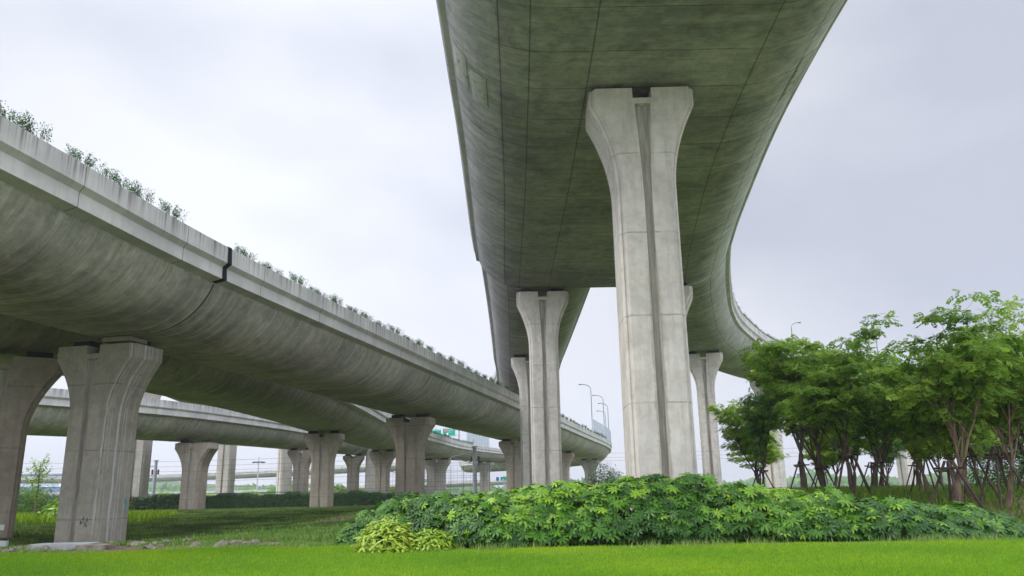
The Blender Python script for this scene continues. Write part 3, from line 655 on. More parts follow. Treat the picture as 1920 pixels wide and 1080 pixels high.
hd_ = rand_head(len(pos)) + np.array([0, -.6, -.1])
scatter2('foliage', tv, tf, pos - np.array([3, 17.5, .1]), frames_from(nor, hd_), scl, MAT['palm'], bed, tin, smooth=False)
st = MB()
for k in range(420):
    x = random.uniform(-3.9, 10.0); y = float(bed_front(x)) + random.uniform(.35, 3.4); y = min(y, float(bed_back(x)) - .3)
    z0 = float(ground(x, y)); z1 = float(bed_h(x, y)) - .12
    if z1 - z0 < .2: continue
    st.tube([(x - 3, y - 17.5, z0 - .12), (x - 3 + random.uniform(-.15, .15), y - 17.5 + random.uniform(-.2, .05), z1 - .1)], .011, 4)
st.build('stems', MAT['bark'], bed)['kind'] = 'stuff'

def lance(l_=1., wd=.14):
    V = [(0, 0, 0), (l_ * .35, -wd, .02), (l_ * .4, 0, .06), (l_ * .35, wd, .02), (l_, 0, -.12 * l_)]
    return np.array(V), [(0, 2, 1, 1), (0, 3, 2, 2), (1, 2, 4, 4), (2, 3, 4, 4)]
def dome_foliage(name, n, rx, ry, h, mat, parent, leaf, scale, up=.4, clump=0.25, seed=1, z0=0.02, tmean=.5):
    rg = np.random.default_rng(seed)
    d = rg.normal(0, 1, (n, 3)); d[:, 2] = np.abs(d[:, 2]); d /= np.linalg.norm(d, axis=1)[:, None]
    rr_ = 1 - clump * rg.random(n) ** 1.5 + .10 * np.sin(d[:, 0] * 9 + seed) * np.cos(d[:, 1] * 8 + d[:, 2] * 7)
    p = d * rr_[:, None] * np.array([rx, ry, h]); p[:, 2] = np.maximum(p[:, 2], z0 + rg.random(n) * .06)
    nn = d + np.array([0, 0, up]) + rg.normal(0, .35, (n, 3))
    hh = rg.normal(0, 1, (n, 3)) + d * .6
    return scatter2(name, leaf[0], leaf[1], p, frames_from(nn, hh), rg.uniform(.7, 1.2, n) * scale, mat, parent, np.clip(rg.normal(tmean, .22, n), 0, 1))
def stems(parent, n, h, spread, r=.012, mat='bark', seed=2):
    rg = random.Random(seed); s_ = MB()
    for k in range(n):
        a = rg.uniform(0, 6.28); q = spread * rg.uniform(.2, .8); s_.tube([(q * .2 * math.cos(a), q * .2 * math.sin(a), -.05), (q * math.cos(a), q * math.sin(a), h * rg.uniform(.6, .9))], [r, r * .5], 4)
    s_.build('stems', MAT[mat], parent)['kind'] = 'stuff'
for (x_, y_, rx_, ry_, h_, n_, sd_) in ((-2.35, 15.0, .56, .45, .56, 1500, 3),):
    r_ = empty('shrub', (x_, y_, float(ground(x_, y_))), label='small yellow-green shrub at the left foot of the leafy bed', cat='shrub')
    dome_foliage('foliage', n_, rx_, ry_, h_, MAT['variegated'], r_, lance(1, .17), .15, .8, .35, sd_); stems(r_, 18, .5, .45)
r_ = empty('shrub', (-1.55, 15.05, float(ground(-1.55, 15.05))), label='low yellowish shrub just right of the small yellow-green one, half under the leafy bed', cat='shrub')
dome_foliage('foliage', 650, .42, .35, .36, MAT['variegated'], r_, lance(1, .17), .14, .8, .35, 8, tmean=.3); stems(r_, 8, .3, .3)

# ------------------------------------------------------------------ lawn, clover and rough grass
def blades(name, n, xf, mat, hmin, hmax, wdt, lean, label, tfun, seed=1, col=None):
    rg = np.random.default_rng(seed); P = xf(rg, n); n = len(P); z = ground(P[:, 0], P[:, 1])
    a = rg.uniform(0, np.pi * 2, n); h = rg.uniform(hmin, hmax, n); w_ = wdt * rg.uniform(.7, 1.3, n)
    dx, dy = np.cos(a), np.sin(a); b = rg.uniform(0, np.pi * 2, n); ln = h * rg.uniform(.1, lean, n)
    v0 = np.stack([P[:, 0] - dx * w_, P[:, 1] - dy * w_, z - .01], -1); v1 = np.stack([P[:, 0] + dx * w_, P[:, 1] + dy * w_, z - .01], -1)
    v2 = np.stack([P[:, 0] + np.cos(b) * ln, P[:, 1] + np.sin(b) * ln, z + h], -1)
    V = np.stack([v0, v1, v2], 1).reshape(-1, 3); F = np.arange(3 * n).reshape(-1, 3)
    return tag(mesh_obj(name, V, [F], mat, tint=np.repeat(tfun(rg, P), 3)), label, name.replace('_', ' '), kind='stuff')
def lawn_edge(x): return np.where(x < -3.0, 16.3 + .25 * np.sin(x * .9) , np.where(x < -1, 15.2, 15.0)) + .12 * np.sin(x * 1.7) + .07 * np.sin(x * 5)
def lawn_xy(rg, n):
    y = 9.8 + (16.6 - 9.8) * rg.random(n) ** 1.1; x = (rg.random(n) * 2 - 1) * (y * .72 + .6)
    k = y < lawn_edge(x) + rg.normal(0, .05, n); return np.stack([x[k], y[k]], -1)
def lawn_t(rg, P):
    q = np.array([fbm(a * .25, b * .5) for a, b in P[::40]]); q = np.repeat(q, 40)[:len(P)]
    x, y = P[:, 0], P[:, 1]
    pt = .5 * np.sin(x * .55 + 1.2 * np.sin(y * .8)) * np.sin(y * 1.1 + x * .35) + .3 * np.sin(x * 1.7 + y * .9)
    return np.clip(.44 + .30 * pt + .22 * sstep((y - 13.2) / 1.6) * sstep((x + 3) / 4) * (1 - sstep((x - 6) / 3)) + rg.normal(0, .2, len(P)), 0, 1)
blades('lawn', 420000, lawn_xy, MAT['lawn'], .025, .065, .0035, .9, 'bright green mown lawn across the foreground', lawn_t, 11)
M = Mat('lawn_soil', .95, .1); M.color(M.mix(M.rng(M.noise(M.coord(), 5, 5), .3, .7), (.06, .13, .015), (.12, .22, .02))); 
vx = np.arange(-13, 13.01, .5); bx = []; 
V = []; F = []
yy = np.concatenate([np.arange(4.4, 14.6, .6)])
for i, x in enumerate(vx):
    col_ = list(yy) + [float(lawn_edge(np.array(x))) - .05]
    for y in col_: V.append((x, y, float(ground(x, y)) + .012))
nc = len(yy) + 1
for i in range(len(vx) - 1):
    for j in range(nc - 1): F.append([i * nc + j, (i + 1) * nc + j, (i + 1) * nc + j + 1, i * nc + j + 1])
tag(mesh_obj('lawn_ground', V, F, M.m, smooth=True), kind='structure')
M = Mat('bounce_paving', .85, .25); ob = M.coord('Object'); X, Y, Z = M.sepxyz(ob)
M.color(M.mix(M.math('MAXIMUM', lines(M, X, .6, .012), lines(M, Y, .6, .012)), M.mix(M.noise(ob, 3, 4), (.40, .38, .36), (.50, .48, .46)), (.18, .17, .16)))
v, f = grid(np.arange(-14, 14.1, 2.), np.arange(-16, 4.6, 2.)); v[:, 2] += .03
tag(mesh_obj('added_bounce_paving', v, [f], M.m, smooth=True), kind='structure')  # unseen paving behind the camera, added to bounce neutral light upward
def clover_xy(rg, n):
    x = rg.uniform(-8.5, -2.2, n); y = 15.0 + rg.random(n) ** 1.1 * 9.5
    lim = 20.5 + (x + 8) * .75 + rg.normal(0, .5, n)
    k = (y > lawn_edge(x) - .02) & (y < lim) & (x > -y * .40 + rg.normal(0, .4, n)) & ~((y > 17.0) & (x > -3.2) & (y < 19)); return np.stack([x[k], y[k]], -1)
def pn(P, s, sd=0.): return np.array([fbm(a * s, b * s, sd) for a, b in P])
blades('clover', 90000, clover_xy, MAT['clover'], .02, .05, .014, 1.2, 'pale green clover and dry stalks between the lawn and the dark bank', lambda rg, P: np.clip(.45 + .35 * pn(P, .8) + rg.normal(0, .2, len(P)), 0, 1), 12)
def rough_xy(rg, n):
    y = 18.6 + rg.random(n) ** 1.7 * 55; x = -y * .68 + rg.random(n) * (y * .68 + 1.0)
    q = (np.abs(x - (-7.6 + .085 * (y - 21.5))) > (.35 + .11 * (y - 21.5)) * rg.uniform(.6, 1.1, n) + .2 * np.sin(y * 2)) | (y > 42) | (y < 21)
    k = ((y > 20.5 + (x + 8) * .75) | (x < -9.5)) & q & ~((y < 20.2) & (x < -5)); return np.stack([x[k], y[k]], -1)
blades('rough_grass', 240000, rough_xy, MAT['rough_grass'], .03, .12, .012, .9, 'dark ground cover on the bank under the low viaducts', lambda rg, P: np.clip(.34 + .9 * pn(P, .35) + .5 * pn(P, 1.3, 5) + .35 * sstep((P[:, 1] - 55) / 12) + rg.normal(0, .2, len(P)), 0, 1), 13)
def edge_xy(rg, n):
    x = rg.uniform(-12, 12, n); c = np.floor(x * 2.2) * 1.7; x = x + .12 * np.sin(c * 5); y = lawn_edge(x) + rg.normal(-.03, .10, n); k = np.sin(c * 3.3) + rg.normal(0, .5, n) > .1; return np.stack([x[k], y[k]], -1)
blades('grass_tufts', 9000, edge_xy, MAT['clover'], .05, .16, .006, .8, 'uneven longer grass along the far edge of the lawn', lambda rg, P: rg.random(len(P)), 17)
def lw_xy(rg, n):
    cn = 420; cy_ = 18 + rg.random(cn) ** 1.4 * 50; cx_ = -cy_ * .66 + rg.random(cn) * (cy_ * .66 - 3); k = rg.integers(0, cn, n); P = np.stack([cx_[k], cy_[k]], -1) + rg.normal(0, .32, (n, 2)) * rg.uniform(.5, 1.3, cn)[k][:, None]
    k2 = ~((np.abs(P[:, 0] + 14.4) < 1.3) & (np.abs(P[:, 1] - 29) < 1.5)) & (P[:, 1] > lawn_edge(P[:, 0]) + .4); return P[k2]
blades('low_weeds', 20000, lw_xy, MAT['clover'], .04, .12, .026, 1.1, 'scattered low weeds dotting the bank under the low viaducts', lambda rg, P: np.clip(rg.normal(.25, .22, len(P)), 0, 1), 18)
def yel_xy(rg, n):
    y = 40 + rg.random(n) * 14; x = -30 + rg.random(n) * 12 - (y - 40) * .3; return np.stack([x, y], -1)
blades('yellow_weeds', 14000, yel_xy, MAT['yellow_weed'], .15, .42, .05, .7, 'strip of yellow-green weeds lit between the two nearest low piers', lambda rg, P: rg.random(len(P)), 14)
def yr_xy(rg, n):
    x = rg.uniform(8.5, 22, n); y = rg.uniform(17.5, 42, n); k = np.sin(x * 1.3 + y * .7) + np.sin(y * 1.1 - x * .5) + rg.normal(0, .7, n) > -.5; return np.stack([x[k], y[k]], -1)
blades('weeds', 20000, yr_xy, MAT['yellow_weed'], .05, .30, .016, .8, 'patchy yellow-green weeds around the feet of the trees', lambda rg, P: np.clip(rg.normal(.3, .25, len(P)), 0, 1), 15)
def mid_xy(rg, n):
    y = 20.5 + rg.random(n) * 50; x = 1 + (rg.random(n) - .5) * 1.6 * y; k = x > -4; return np.stack([x[k], y[k]], -1)
blades('grass', 60000, mid_xy, MAT['rough_grass'], .08, .28, .02, .8, 'rough grass behind the shrub bed around the tall piers', lambda rg, P: np.clip(rg.normal(.6, .25, len(P)), 0, 1), 16)

# ------------------------------------------------------------------ trees
def pinnate():
    V = []; F = []; L0 = [(.2, -1), (.2, 1), (.5, -1), (.5, 1), (.8, -1), (.8, 1), (.85, 0)]
    for x, s in L0:
        a = s * rad(58); l_ = .44; w_ = .15; dx, dy = math.cos(a), math.sin(a); b = len(V); z = -.25 * x * x
        V += [(x, 0, z), (x + dx * l_ * .5 - dy * w_, dy * l_ * .5 + dx * w_, z - .03), (x + dx * l_, dy * l_, z - .10), (x + dx * l_ * .5 + dy * w_, dy * l_ * .5 - dx * w_, z - .03)]
        F.append((b, b + 1, b + 2, b + 3))
    return np.array(V), F
PIN = pinnate()
def tree_mesh(seed, H, spread, n_limbs, fork, leafmat, barkmat, n_clump, per=52, low=0.):
    """returns (Empty with trunk and crown, height); crown = flat leafy clumps at the branch tips"""
    rg = random.Random(seed); t = MB(); tips = []
    def grow(p, d, l_, r_, lvl):
        pts = [Vector(p)]; rr_ = [r_]; seg = 5; dd = Vector(d).normalized()
        for k in range(seg):
            dd = (dd + Vector((rg.uniform(-.14, .14), rg.uniform(-.14, .14), .13 if lvl < 3 else .0))).normalized()
            pts.append(pts[-1] + dd * l_ / seg); rr_.append(r_ * (1 - .45 * (k + 1) / seg))
            if lvl >= 2 and k >= 2 or (lvl == 1 and k == seg - 1): tips.append(pts[-1].copy())
        t.tube(pts, rr_, 7 if lvl < 2 else 4, cap=False)
        if lvl >= 3: return
        nchild = (n_limbs, 4, 3)[lvl]
        for k in range(nchild):
            s0 = 1.0 if lvl == 0 else (rg.uniform(.3, .95) if k else 1.0); i = max(1, min(int(s0 * seg), seg)); q = pts[i]
            a = 2 * math.pi * (k + rg.uniform(-.3, .3)) / nchild; out_ = spread * (rg.uniform(.30, .75) if lvl == 0 else rg.uniform(.5, 1.05))
            base = dd if lvl == 0 else (pts[i] - pts[max(i - 1, 0)]).normalized()
            nd = (base + Vector((math.cos(a), math.sin(a), 0)) * out_ + Vector((0, 0, .1))).normalized()
            grow(q, nd, l_ * rg.uniform(.5, .72) if lvl else (H - fork) * rg.uniform(.42, .60), rr_[i] * (.62 if lvl else .58), lvl + 1)
    grow((0, 0, -.1), (rg.uniform(-.08, .08), rg.uniform(-.08, .08), 1), fork, .07 + H * .007, 0)
    r = empty('tree', (0, 0, 0)); t.build('trunk', MAT[barkmat], r, smooth=True)
    rgn = np.random.default_rng(seed); rg.shuffle(tips); C_ = []; dmin = .62
    while len(C_) < n_clump and dmin > .3:
        for q in tips:
            if all((q - c).length > dmin for c in C_) and q.z > fork + .35: C_.append(q)
            if len(C_) >= n_clump: break
        dmin -= .08
    C_ = np.array([tuple(c) for c in C_]); nC = len(C_); k = np.repeat(np.arange(nC), (per * rgn.uniform(.5, 1.35, nC)).astype(int)); n_ = len(k)
    sz = rgn.uniform(.30, .56, nC)[k]; d = rgn.normal(0, 1, (n_, 3)); d /= np.linalg.norm(d, axis=1)[:, None]; rad_ = rgn.random(n_) ** .5
    off = d * (sz * rad_)[:, None] * np.array([1, 1, .48]); p = C_[k] + off + np.array([0, 0, .06])
    nn = np.stack([d[:, 0] * .7, d[:, 1] * .7, np.ones(n_)], -1) + rgn.normal(0, .4, (n_, 3)); hh = d * np.array([1, 1, .2]) + rgn.normal(0, .45, (n_, 3)) + np.array([0, 0, -.25])
    zt = float(p[:, 2].max()) + .1; ct = rgn.normal(0, .13, nC)[k]
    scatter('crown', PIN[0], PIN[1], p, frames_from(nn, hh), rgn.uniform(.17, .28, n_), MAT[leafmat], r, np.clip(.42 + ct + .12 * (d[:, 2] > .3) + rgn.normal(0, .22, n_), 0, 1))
    return r, zt
def copy_tree(root):
    r = root.copy(); COL.objects.link(r)
    for c in list(root.children):
        q = c.copy(); COL.objects.link(q); q.parent = r
        for g in list(c.children):
            h = g.copy(); COL.objects.link(h); h.parent = q
    return r
protos = {}
def proto(key):
    if key not in protos:
        a = {'round': (21, 5.6, .85, 5, 1.3, 'tree', 'bark', 84), 'dense': (33, 5.4, .8, 5, 1.2, 'tree_blue', 'bark', 78), 'open': (5, 5.9, .72, 5, 1.5, 'tree', 'bark_pale', 66),
             'fresh': (48, 5.2, .85, 5, 1.2, 'tree_light', 'bark', 66), 'broom': (64, 5.2, .6, 7, .9, 'tree', 'bark_pale', 76), 'slim': (90, 5.5, .7, 4, 1.5, 'tree', 'bark', 62)}[key]
        protos[key] = [tree_mesh(*a), False]
    (r, zt), used = protos[key]
    if used: r = copy_tree(r)
    protos[key][1] = True
    return r, zt
TG = 'staked trees growing behind the shrub bed'
trees = [  # x, y, top z, kind, width factor, yaw, label
    (11.0, 36.3, 6.2, 'dense', .72, .3, 'leftmost tree of the grove, dark bluish crown reaching towards the slim tall pier'),
    (11.3, 32.0, 7.2, 'slim', 1.05, 1.9, 'second tree from the left of the grove, slender dark trunk'),
    (14.9, 39.3, 7.6, 'fresh', 1.0, 4.2, 'light green tree at the back, between the second and third front trunks'),
    (12.6, 33.4, 7.5, 'slim', .9, 2.5, 'thin dark-trunked tree just left of the rope-wrapped one'),
    (11.0, 26.6, 6.8, 'round', 1.0, .0, 'large round-crowned tree with rope around its straight trunk'),
    (15.5, 34.7, 6.2, 'fresh', 1.0, 1.2, 'fresh green tree behind the round-crowned one'),
    (13.9, 31.6, 6.3, 'dense', 1.0, 5.0, 'dark tree with a forked trunk in the middle of the grove'),
    (17.7, 35.9, 7.0, 'round', 1.0, 3.3, 'tree at the back right of the forked dark one'),
    (13.6, 27.0, 5.3, 'broom', 1.0, 2.2, 'broom-like tree with many upright limbs left of the tallest tree'),
    (11.4, 21.3, 6.25, 'open', 1.0, 5.6, 'tallest tree with an airy crown and a leaning pale trunk'),
    (13.6, 24.3, 5.6, 'broom', .95, .8, 'pale multi-limbed tree just right of the tallest tree'),
    (13.5, 22.6, 6.0, 'open', .9, 4.6, 'airy tree near the right edge, behind crossed stakes'),
    (16.2, 25.5, 6.3, 'round', 1.0, 1.0, 'tree partly cut by the right edge of the picture'),
    (19.0, 30.0, 6.2, 'dense', 1.1, 3.0, 'dark tree at the back by the right edge'),
    (20.8, 38.5, 6.5, 'fresh', 1.15, 2.0, 'light green tree far back near the right edge'),
    (17.2, 41.5, 6.2, 'dense', 1.1, .5, 'tree in the back row behind the middle of the grove'),
    (13.6, 45, 6.0, 'fresh', 1.0, 3.7, 'back-row light green tree behind the left part of the grove'),
    (19.5, 50, 5.4, 'fresh', 1.25, 1.1, 'small light green tree in the far row, seen right of the forked trunk'),
    (15.6, 52, 5.2, 'fresh', 1.25, 2.1, 'small light green tree in the far row under the left part of the grove'),
    (24.5, 54, 5.6, 'dense', 1.3, .1, 'small dark tree in the far row behind the broom-like tree'),
    (28.5, 50, 5.8, 'fresh', 1.3, 4.1, 'small light green tree in the far row behind the tallest tree'),
    (21.8, 58, 5.4, 'round', 1.3, 3.1, 'small mid green tree farthest back in the grove'),
    (33.0, 55, 6.0, 'round', 1.3, 5.1, 'small mid green tree in the far row near the right edge'),
    (23.5, 45, 6.6, 'round', 1.2, 5.2, 'back-row tree behind the right part of the grove'),
]
def stakes_thing(x, y, z, rz, s=1., label=''):
    r = empty('tree_support', (x, y, z), rz, label=label, cat='tree support', group='wooden stake frames around the tree trunks')
    hh = 1.0 * s
    for k in range(4):
        a = math.pi / 4 + k * math.pi / 2; ro = .62 * s; ri = .13
        MB().tube([(ro * math.cos(a), ro * math.sin(a), -.1), (ri * math.cos(a) * .5, ri * math.sin(a) * .5 + .02, hh + .08)], .028, 6).build('stake', MAT['stake'], r)
    MB().tube([(-.26, .13, hh - .06), (.26, .13, hh - .06)], .025, 6).build('crossbar', MAT['stake'], r)
    MB().tube([(-.26, -.13, hh - .06), (.26, -.13, hh - .06)], .025, 6).build('crossbar', MAT['stake'], r)
    MB().tube([(.13, -.26, hh - .11), (.13, .26, hh - .11)], .025, 6).build('crossbar', MAT['stake'], r)
    return r
sup = None
for i, (x, y, top, kind, wf, yaw, lb) in enumerate(trees):
    r, zt = proto(kind); z = float(ground(x, y)); s_ = (top - z) / zt
    r.location = (x, y, z - .02); r.scale = (s_ * wf * (1.0 if i == 0 else 1.22), s_ * wf * (1.0 if i == 0 else 1.22), s_); r.rotation_euler = (0, 0, yaw); tag(r, lb, 'tree', TG)
    if i < 14:
        lab = 'wooden stake frame at the foot of the ' + lb.split(',')[0].split(' of the grove')[0].split(' with')[0].replace('tree just', 'tree')
        lab = ['stake frame around the leftmost trunk of the grove', 'stake frame around the slender second trunk', 'stake frame of the light green tree at the back', 'stake frame of the thin dark trunk left of the roped one',
               'stake frame around the rope-wrapped trunk', 'stake frame behind the round-crowned tree', 'stake frame around the forked dark trunk', 'stake frame of the back tree right of the forked trunk', 'stake frame around the broom-like tree',
               'large crossed stakes around the leaning pale trunk of the tallest tree', 'stake frame of the pale multi-limbed tree', 'crossed stakes near the right edge in front of the dark shrub', 'stake frame cut by the right edge', 'stake frame at the back by the right edge'][i]
        if sup is None: sup = stakes_thing(0, 0, 0, 0); q = sup
        else: q = copy_tree(sup)
        q.location = (x, y, z); q.rotation_euler = (0, 0, yaw + .3 * i); k_ = 1.25 if i in (4, 9, 10, 11) else 1.0; q.scale = (k_, k_, k_ * (1.05 + .1 * (i % 3))); q['label'] = lab
rp_ = MB()
for k in range(6): rp_.tube([(.125 * math.cos(a), .125 * math.sin(a), k * .045 + .005 * a) for a in np.linspace(0, 2 * math.pi, 10)], .022, 5)
tag(rp_.build('rope_wrap', MAT['rope'], None, loc=(11.0, 26.6, float(ground(11, 26.6)) + 1.25)), 'rope wound round the trunk of the large round-crowned tree', 'rope')

# ------------------------------------------------------------------ shrubs and far greenery
SM = lance(1, .2)
def bush(x, y, rx, ry, h, n, mat, label, leaf=.12, seed=1, flowers=None, name='shrub', group=None, tm=.5):
    r = empty(name, (x, y, float(ground(x, y)) - .03), label=label, cat='shrub' if name != 'tree' else 'tree', group=group)
    dome_foliage('foliage', n, rx, ry, h, MAT[mat], r, SM, leaf, .5, .45, seed, tmean=tm); stems(r, 8, h * .8, rx * .6, .02)
    if flowers:
        rg = np.random.default_rng(seed); m_, cnt, fs = flowers
        d = rg.normal(0, 1, (cnt, 3)); d[:, 2] = np.abs(d[:, 2]); d /= np.linalg.norm(d, axis=1)[:, None]
        tv_ = np.array([(1, 0, 0), (.3, .3, .1), (0, 1, 0), (-.3, .3, .1), (-1, 0, 0), (-.3, -.3, .1), (0, -1, 0), (.3, -.3, .1), (0, 0, .2)]); tf_ = [(8, i, (i + 1) % 8, (i + 1) % 8) for i in range(8)]
        scatter2('flowers', tv_, tf_, d * np.array([rx, ry, h]) * 1.02, frames_from(d + rg.normal(0, .3, (cnt, 3)), rg.normal(0, 1, (cnt, 3))), np.full(cnt, fs), MAT[m_], r, np.zeros(cnt))['kind'] = 'stuff'
    return r
bush(4.9, 46, 1.25, 1.2, 2.55, 5200, 'hedge', 'oleander bush with white flowers between the two tall pale piers', .14, 5, ('fwhite', 110, .06), tm=1.)
bush(3.5, 47, .9, .9, 1.6, 2200, 'hedge', 'lower oleander with a few pale flowers beside the taller flowering one', .14, 6, ('fwhite', 60, .07), tm=.8)
bush(5.9, 48, .8, .8, 2.2, 1600, 'hedge', 'oleander with pink flowers next to the tallest pier', .14, 7, ('fpink', 50, .07), tm=.7)
bush(17.9, 29.3, 1.7, 1.6, 2.0, 5200, 'hedge', 'dense dark round shrub at the right edge behind the stakes', .13, 8)
bush(-42, 67, 5.2, 3.5, 2.3, 6500, 'tree_blue', 'wide dark green shrub mass seen between the two nearest low piers', .30, 9)
bush(-35.0, 67, 3.2, 3, 2.0, 3600, 'tree', 'lighter green bush left of the lime-streaked pier', .30, 10)
bush(-37.6, 74, 3, 2.5, 3.0, 1800, 'tree_blue', 'bush with reddish tops behind the dark shrub mass', .26, 12, ('fpink', 120, .10))
bush(-24.4, 45, 1.9, 1.3, 1.25, 900, 'palm', 'glossy pale-leaved bush just left of the lime-streaked pier', .34, 13, tm=.8)
# sapling
sp = empty('tree', (-30.3, 51.5, float(ground(-30.3, 51.5)) - .05), label='slender fresh green sapling seen left of the lime-streaked pier', cat='tree')
MB().tube([(0, 0, 0), (.05, 0, 1.5), (0, 0, 3.4)], [.07, .05, .02], 6).build('trunk', MAT['bark_pale'], sp)
rg = np.random.default_rng(4); n_ = 900; br = rg.integers(0, 14, n_); u_ = rg.random(n_); az = br * 2.4; h0 = 1.1 + br * .13
p = np.stack([np.cos(az) * u_ * (1.25 - br * .06), np.sin(az) * u_ * (1.25 - br * .06), h0 + u_ * 1.15], -1) + rg.normal(0, .07, (n_, 3))
scatter2('crown', *lance(1, .22), p, frames_from(rg.normal(0, .5, (n_, 3)) + np.array([0, 0, 1]), rg.normal(0, 1, (n_, 3))), rg.uniform(.12, .22, n_), MAT['tree_light'], sp, rg.random(n_))

# roadside hedge (dark) and noise wall behind it
hed = empty('hedge', (-24, 77, 0), label='long dark clipped hedge in front of the dark roadside wall', cat='hedge')
n_ = 15000; rg = np.random.default_rng(8); t_ = rg.random(n_); x = -42 + t_ * 32; yb = 75.5 + t_ * 5; u_ = rg.random(n_)
front = rg.random(n_) < .6; y = np.where(front, yb - .05 + .25 * rg.random(n_), yb + rg.random(n_) * 2.2); zt = 1.12 + .12 * np.sin(x * 1.1) + .07 * np.sin(x * 3.1)
g_ = ground(x, y); z = g_ + np.where(front, .05 + u_ * zt, zt + rg.normal(0, .05, n_)); p = np.stack([x + 24, y - 77, z], -1)
nn = np.where(front[:, None], np.array([0, -1, .4]), np.array([0, -.2, 1])) + rg.normal(0, .35, (n_, 3))
scatter2('foliage', *palmate(5, rad(240)), p, frames_from(nn, rg.normal(0, 1, (n_, 3))), rg.uniform(.16, .26, n_), MAT['hedge'], hed, np.clip(rg.normal(.35, .2, n_), 0, 1))
MB().tube([(-17, .8, .3), (14, 5, .3)], .12, 4).build('stems', MAT['bark'], hed)
wall = empty('roadside_wall', (-24, 84, 0), label='low dark panelled roadside wall with pale concrete posts behind the hedge', cat='wall')
a0, a1 = Vector((-46, 80, 0)), Vector((-6, 88, 0)); nW = 9
for k in range(nW):
    p0 = a0.lerp(a1, k / nW); p1 = a0.lerp(a1, (k + 1) / nW); mid = (p0 + p1) / 2; ang = math.atan2((a1 - a0).y, (a1 - a0).x); ln = (p1 - p0).length
    g = float(ground(mid.x, mid.y))
    MB().box((mid.x + 24, mid.y - 84, .70), (ln - .72, .12, .86), ang).build('panel', MAT['panel'], wall)
    MB().box((p0.x + 24, p0.y - 84, .5), (.7, .5, 1.4), ang, .04).build('post', MAT['slab'], wall)
MB().tube([(-22, -4, 1.65), (18, 4, 1.65)], .03, 5).build('rail', MAT['cable'], wall)

# far trees band
FG = 'round trees beyond the roadside wall'
fk = [('tree_blue', 'dark bluish far tree'), ('tree_light', 'yellow-green far tree'), ('tree', 'mid green far tree')]
rg = random.Random(12); fproto = {}
far = [(-88, 165, 2, 'left of the low ramp pier, next to the slim column'), (-80, 168, 0, 'right behind the first slim column'), (-73, 170, 2, 'left of the first ramp pier'), (-62, 165, 1, 'between the first ramp pier and the second slim column'), (-56, 168, 2, 'close left of the second slim column'),
       (-49, 150, 1, 'right of the second slim column'), (-45, 158, 0, 'under the high mast lamp'), (-41, 152, 1, 'right of the high mast lamp'), (-40, 175, 0, 'in the middle behind the hedge'), (-36, 156, 2, 'left of the third slim column'), (-31, 160, 2, 'behind the third slim column'), (-26, 165, 2, 'left of the shadowed pier'),
       (-21, 160, 0, 'right of the shadowed pier'), (-16, 166, 2, 'left of the dark low pier'), (-105, 175, 0, 'at the far left between the nearest piers'), (-96, 180, 2, 'at the far left beyond the dark shrub mass')]
for i, (x, y, k, where) in enumerate(far):
    if k not in fproto:
        r = empty('tree', (0, 0, 0)); dome_foliage('crown', 2600, 3.4, 3.0, 2.5, MAT[fk[k][0]], r, SM, .55, .5, .4, 20 + k); r.children[0].location = (0, 0, .9)
        MB().tube([(0, 0, -.1), (0, 0, 1.6)], [.16, .12], 6).build('trunk', MAT['bark'], r); fproto[k] = r
    else: r = copy_tree(fproto[k])
    s_ = rg.uniform(.75, 1.15) * (1.2 if k == 0 else .8); r.location = (x, y, float(ground(x, y))); r.scale = (s_ * 1.1, s_ * 1.1, s_ * .9); r.rotation_euler = (0, 0, i * 1.3); tag(r, fk[k][1] + ' ' + where, 'tree', FG)
# far wood on the horizon
n_ = 26000; rg = np.random.default_rng(31); a = rg.uniform(-.75, .75, n_); D = rg.uniform(560, 700, n_); x = D * np.sin(a); y = D * np.cos(a)
hh = 7.0 + 2.5 * np.sin(a * 40) + 1.5 * np.sin(a * 93); p = np.stack([x, y, ground(x, y) + rg.random(n_) * hh], -1)
tag(scatter2('far_wood', *lance(1, .35), p, frames_from(rg.normal(0, .5, (n_, 3)) + np.array([0, -1, .6]), rg.normal(0, 1, (n_, 3))), rg.uniform(3, 5, n_), MAT['tree_blue'], None, np.clip(rg.normal(.4, .2, n_), 0, 1)), 'far line of trees along the horizon', 'wood', kind='stuff')

# ------------------------------------------------------------------ weeds on the parapets
def weed_clump(label, x, y, z, rz, ln, h, n, seed, group, proto_=None):
    if proto_: o = proto_.copy(); COL.objects.link(o)
    else:
        rg = np.random.default_rng(seed); ns = max(5, int(n / 11)); V = MB()
        sx = rg.uniform(-ln / 2, ln / 2, ns); P = []; Hs = []
        for i in range(ns):
            hh = h * rg.uniform(.45, 1.0); tx, ty = sx[i] + rg.normal(0, .10), rg.normal(0, .06)
            V.tube([(sx[i], 0, -.05), ((sx[i] + tx) / 2, ty * .3, hh * .5), (tx, ty, hh)], [.008, .005, .003], 3, cap=False)
            for k in range(30):
                u = rg.uniform(.2, 1.0); P.append((sx[i] * (1 - u) + tx * u + rg.normal(0, .055), ty * u + rg.normal(0, .05), hh * u + rg.normal(0, .02)))
        P = np.array(P); m_ = len(P); base = len(V.v)
        tv_, tf_ = lance(1, .22); fr = frames_from(rg.normal(0, .6, (m_, 3)) + np.array([0, 0, .6]), rg.normal(0, 1, (m_, 3)) + np.array([0, 0, .7])); sc = rg.uniform(.035, .07, m_)
        W = (np.einsum('nij,nkj->nki', fr, tv_[None] * sc[:, None, None]) + P[:, None]).reshape(-1, 3)
        for q in range(m_):
            V.add([tuple(w_) for w_ in W[q * 5:q * 5 + 5]], [f[:3] for f in tf_])
        o = V.build('parapet_weeds', MAT['weed'], None, tint=np.repeat(rg.random(len(V.v) // 3 + 1), 3)[:len(V.v)])
    o.location = (x, y, z); o.rotation_euler = (0, 0, rz); return tag(o, label, 'weeds', group)
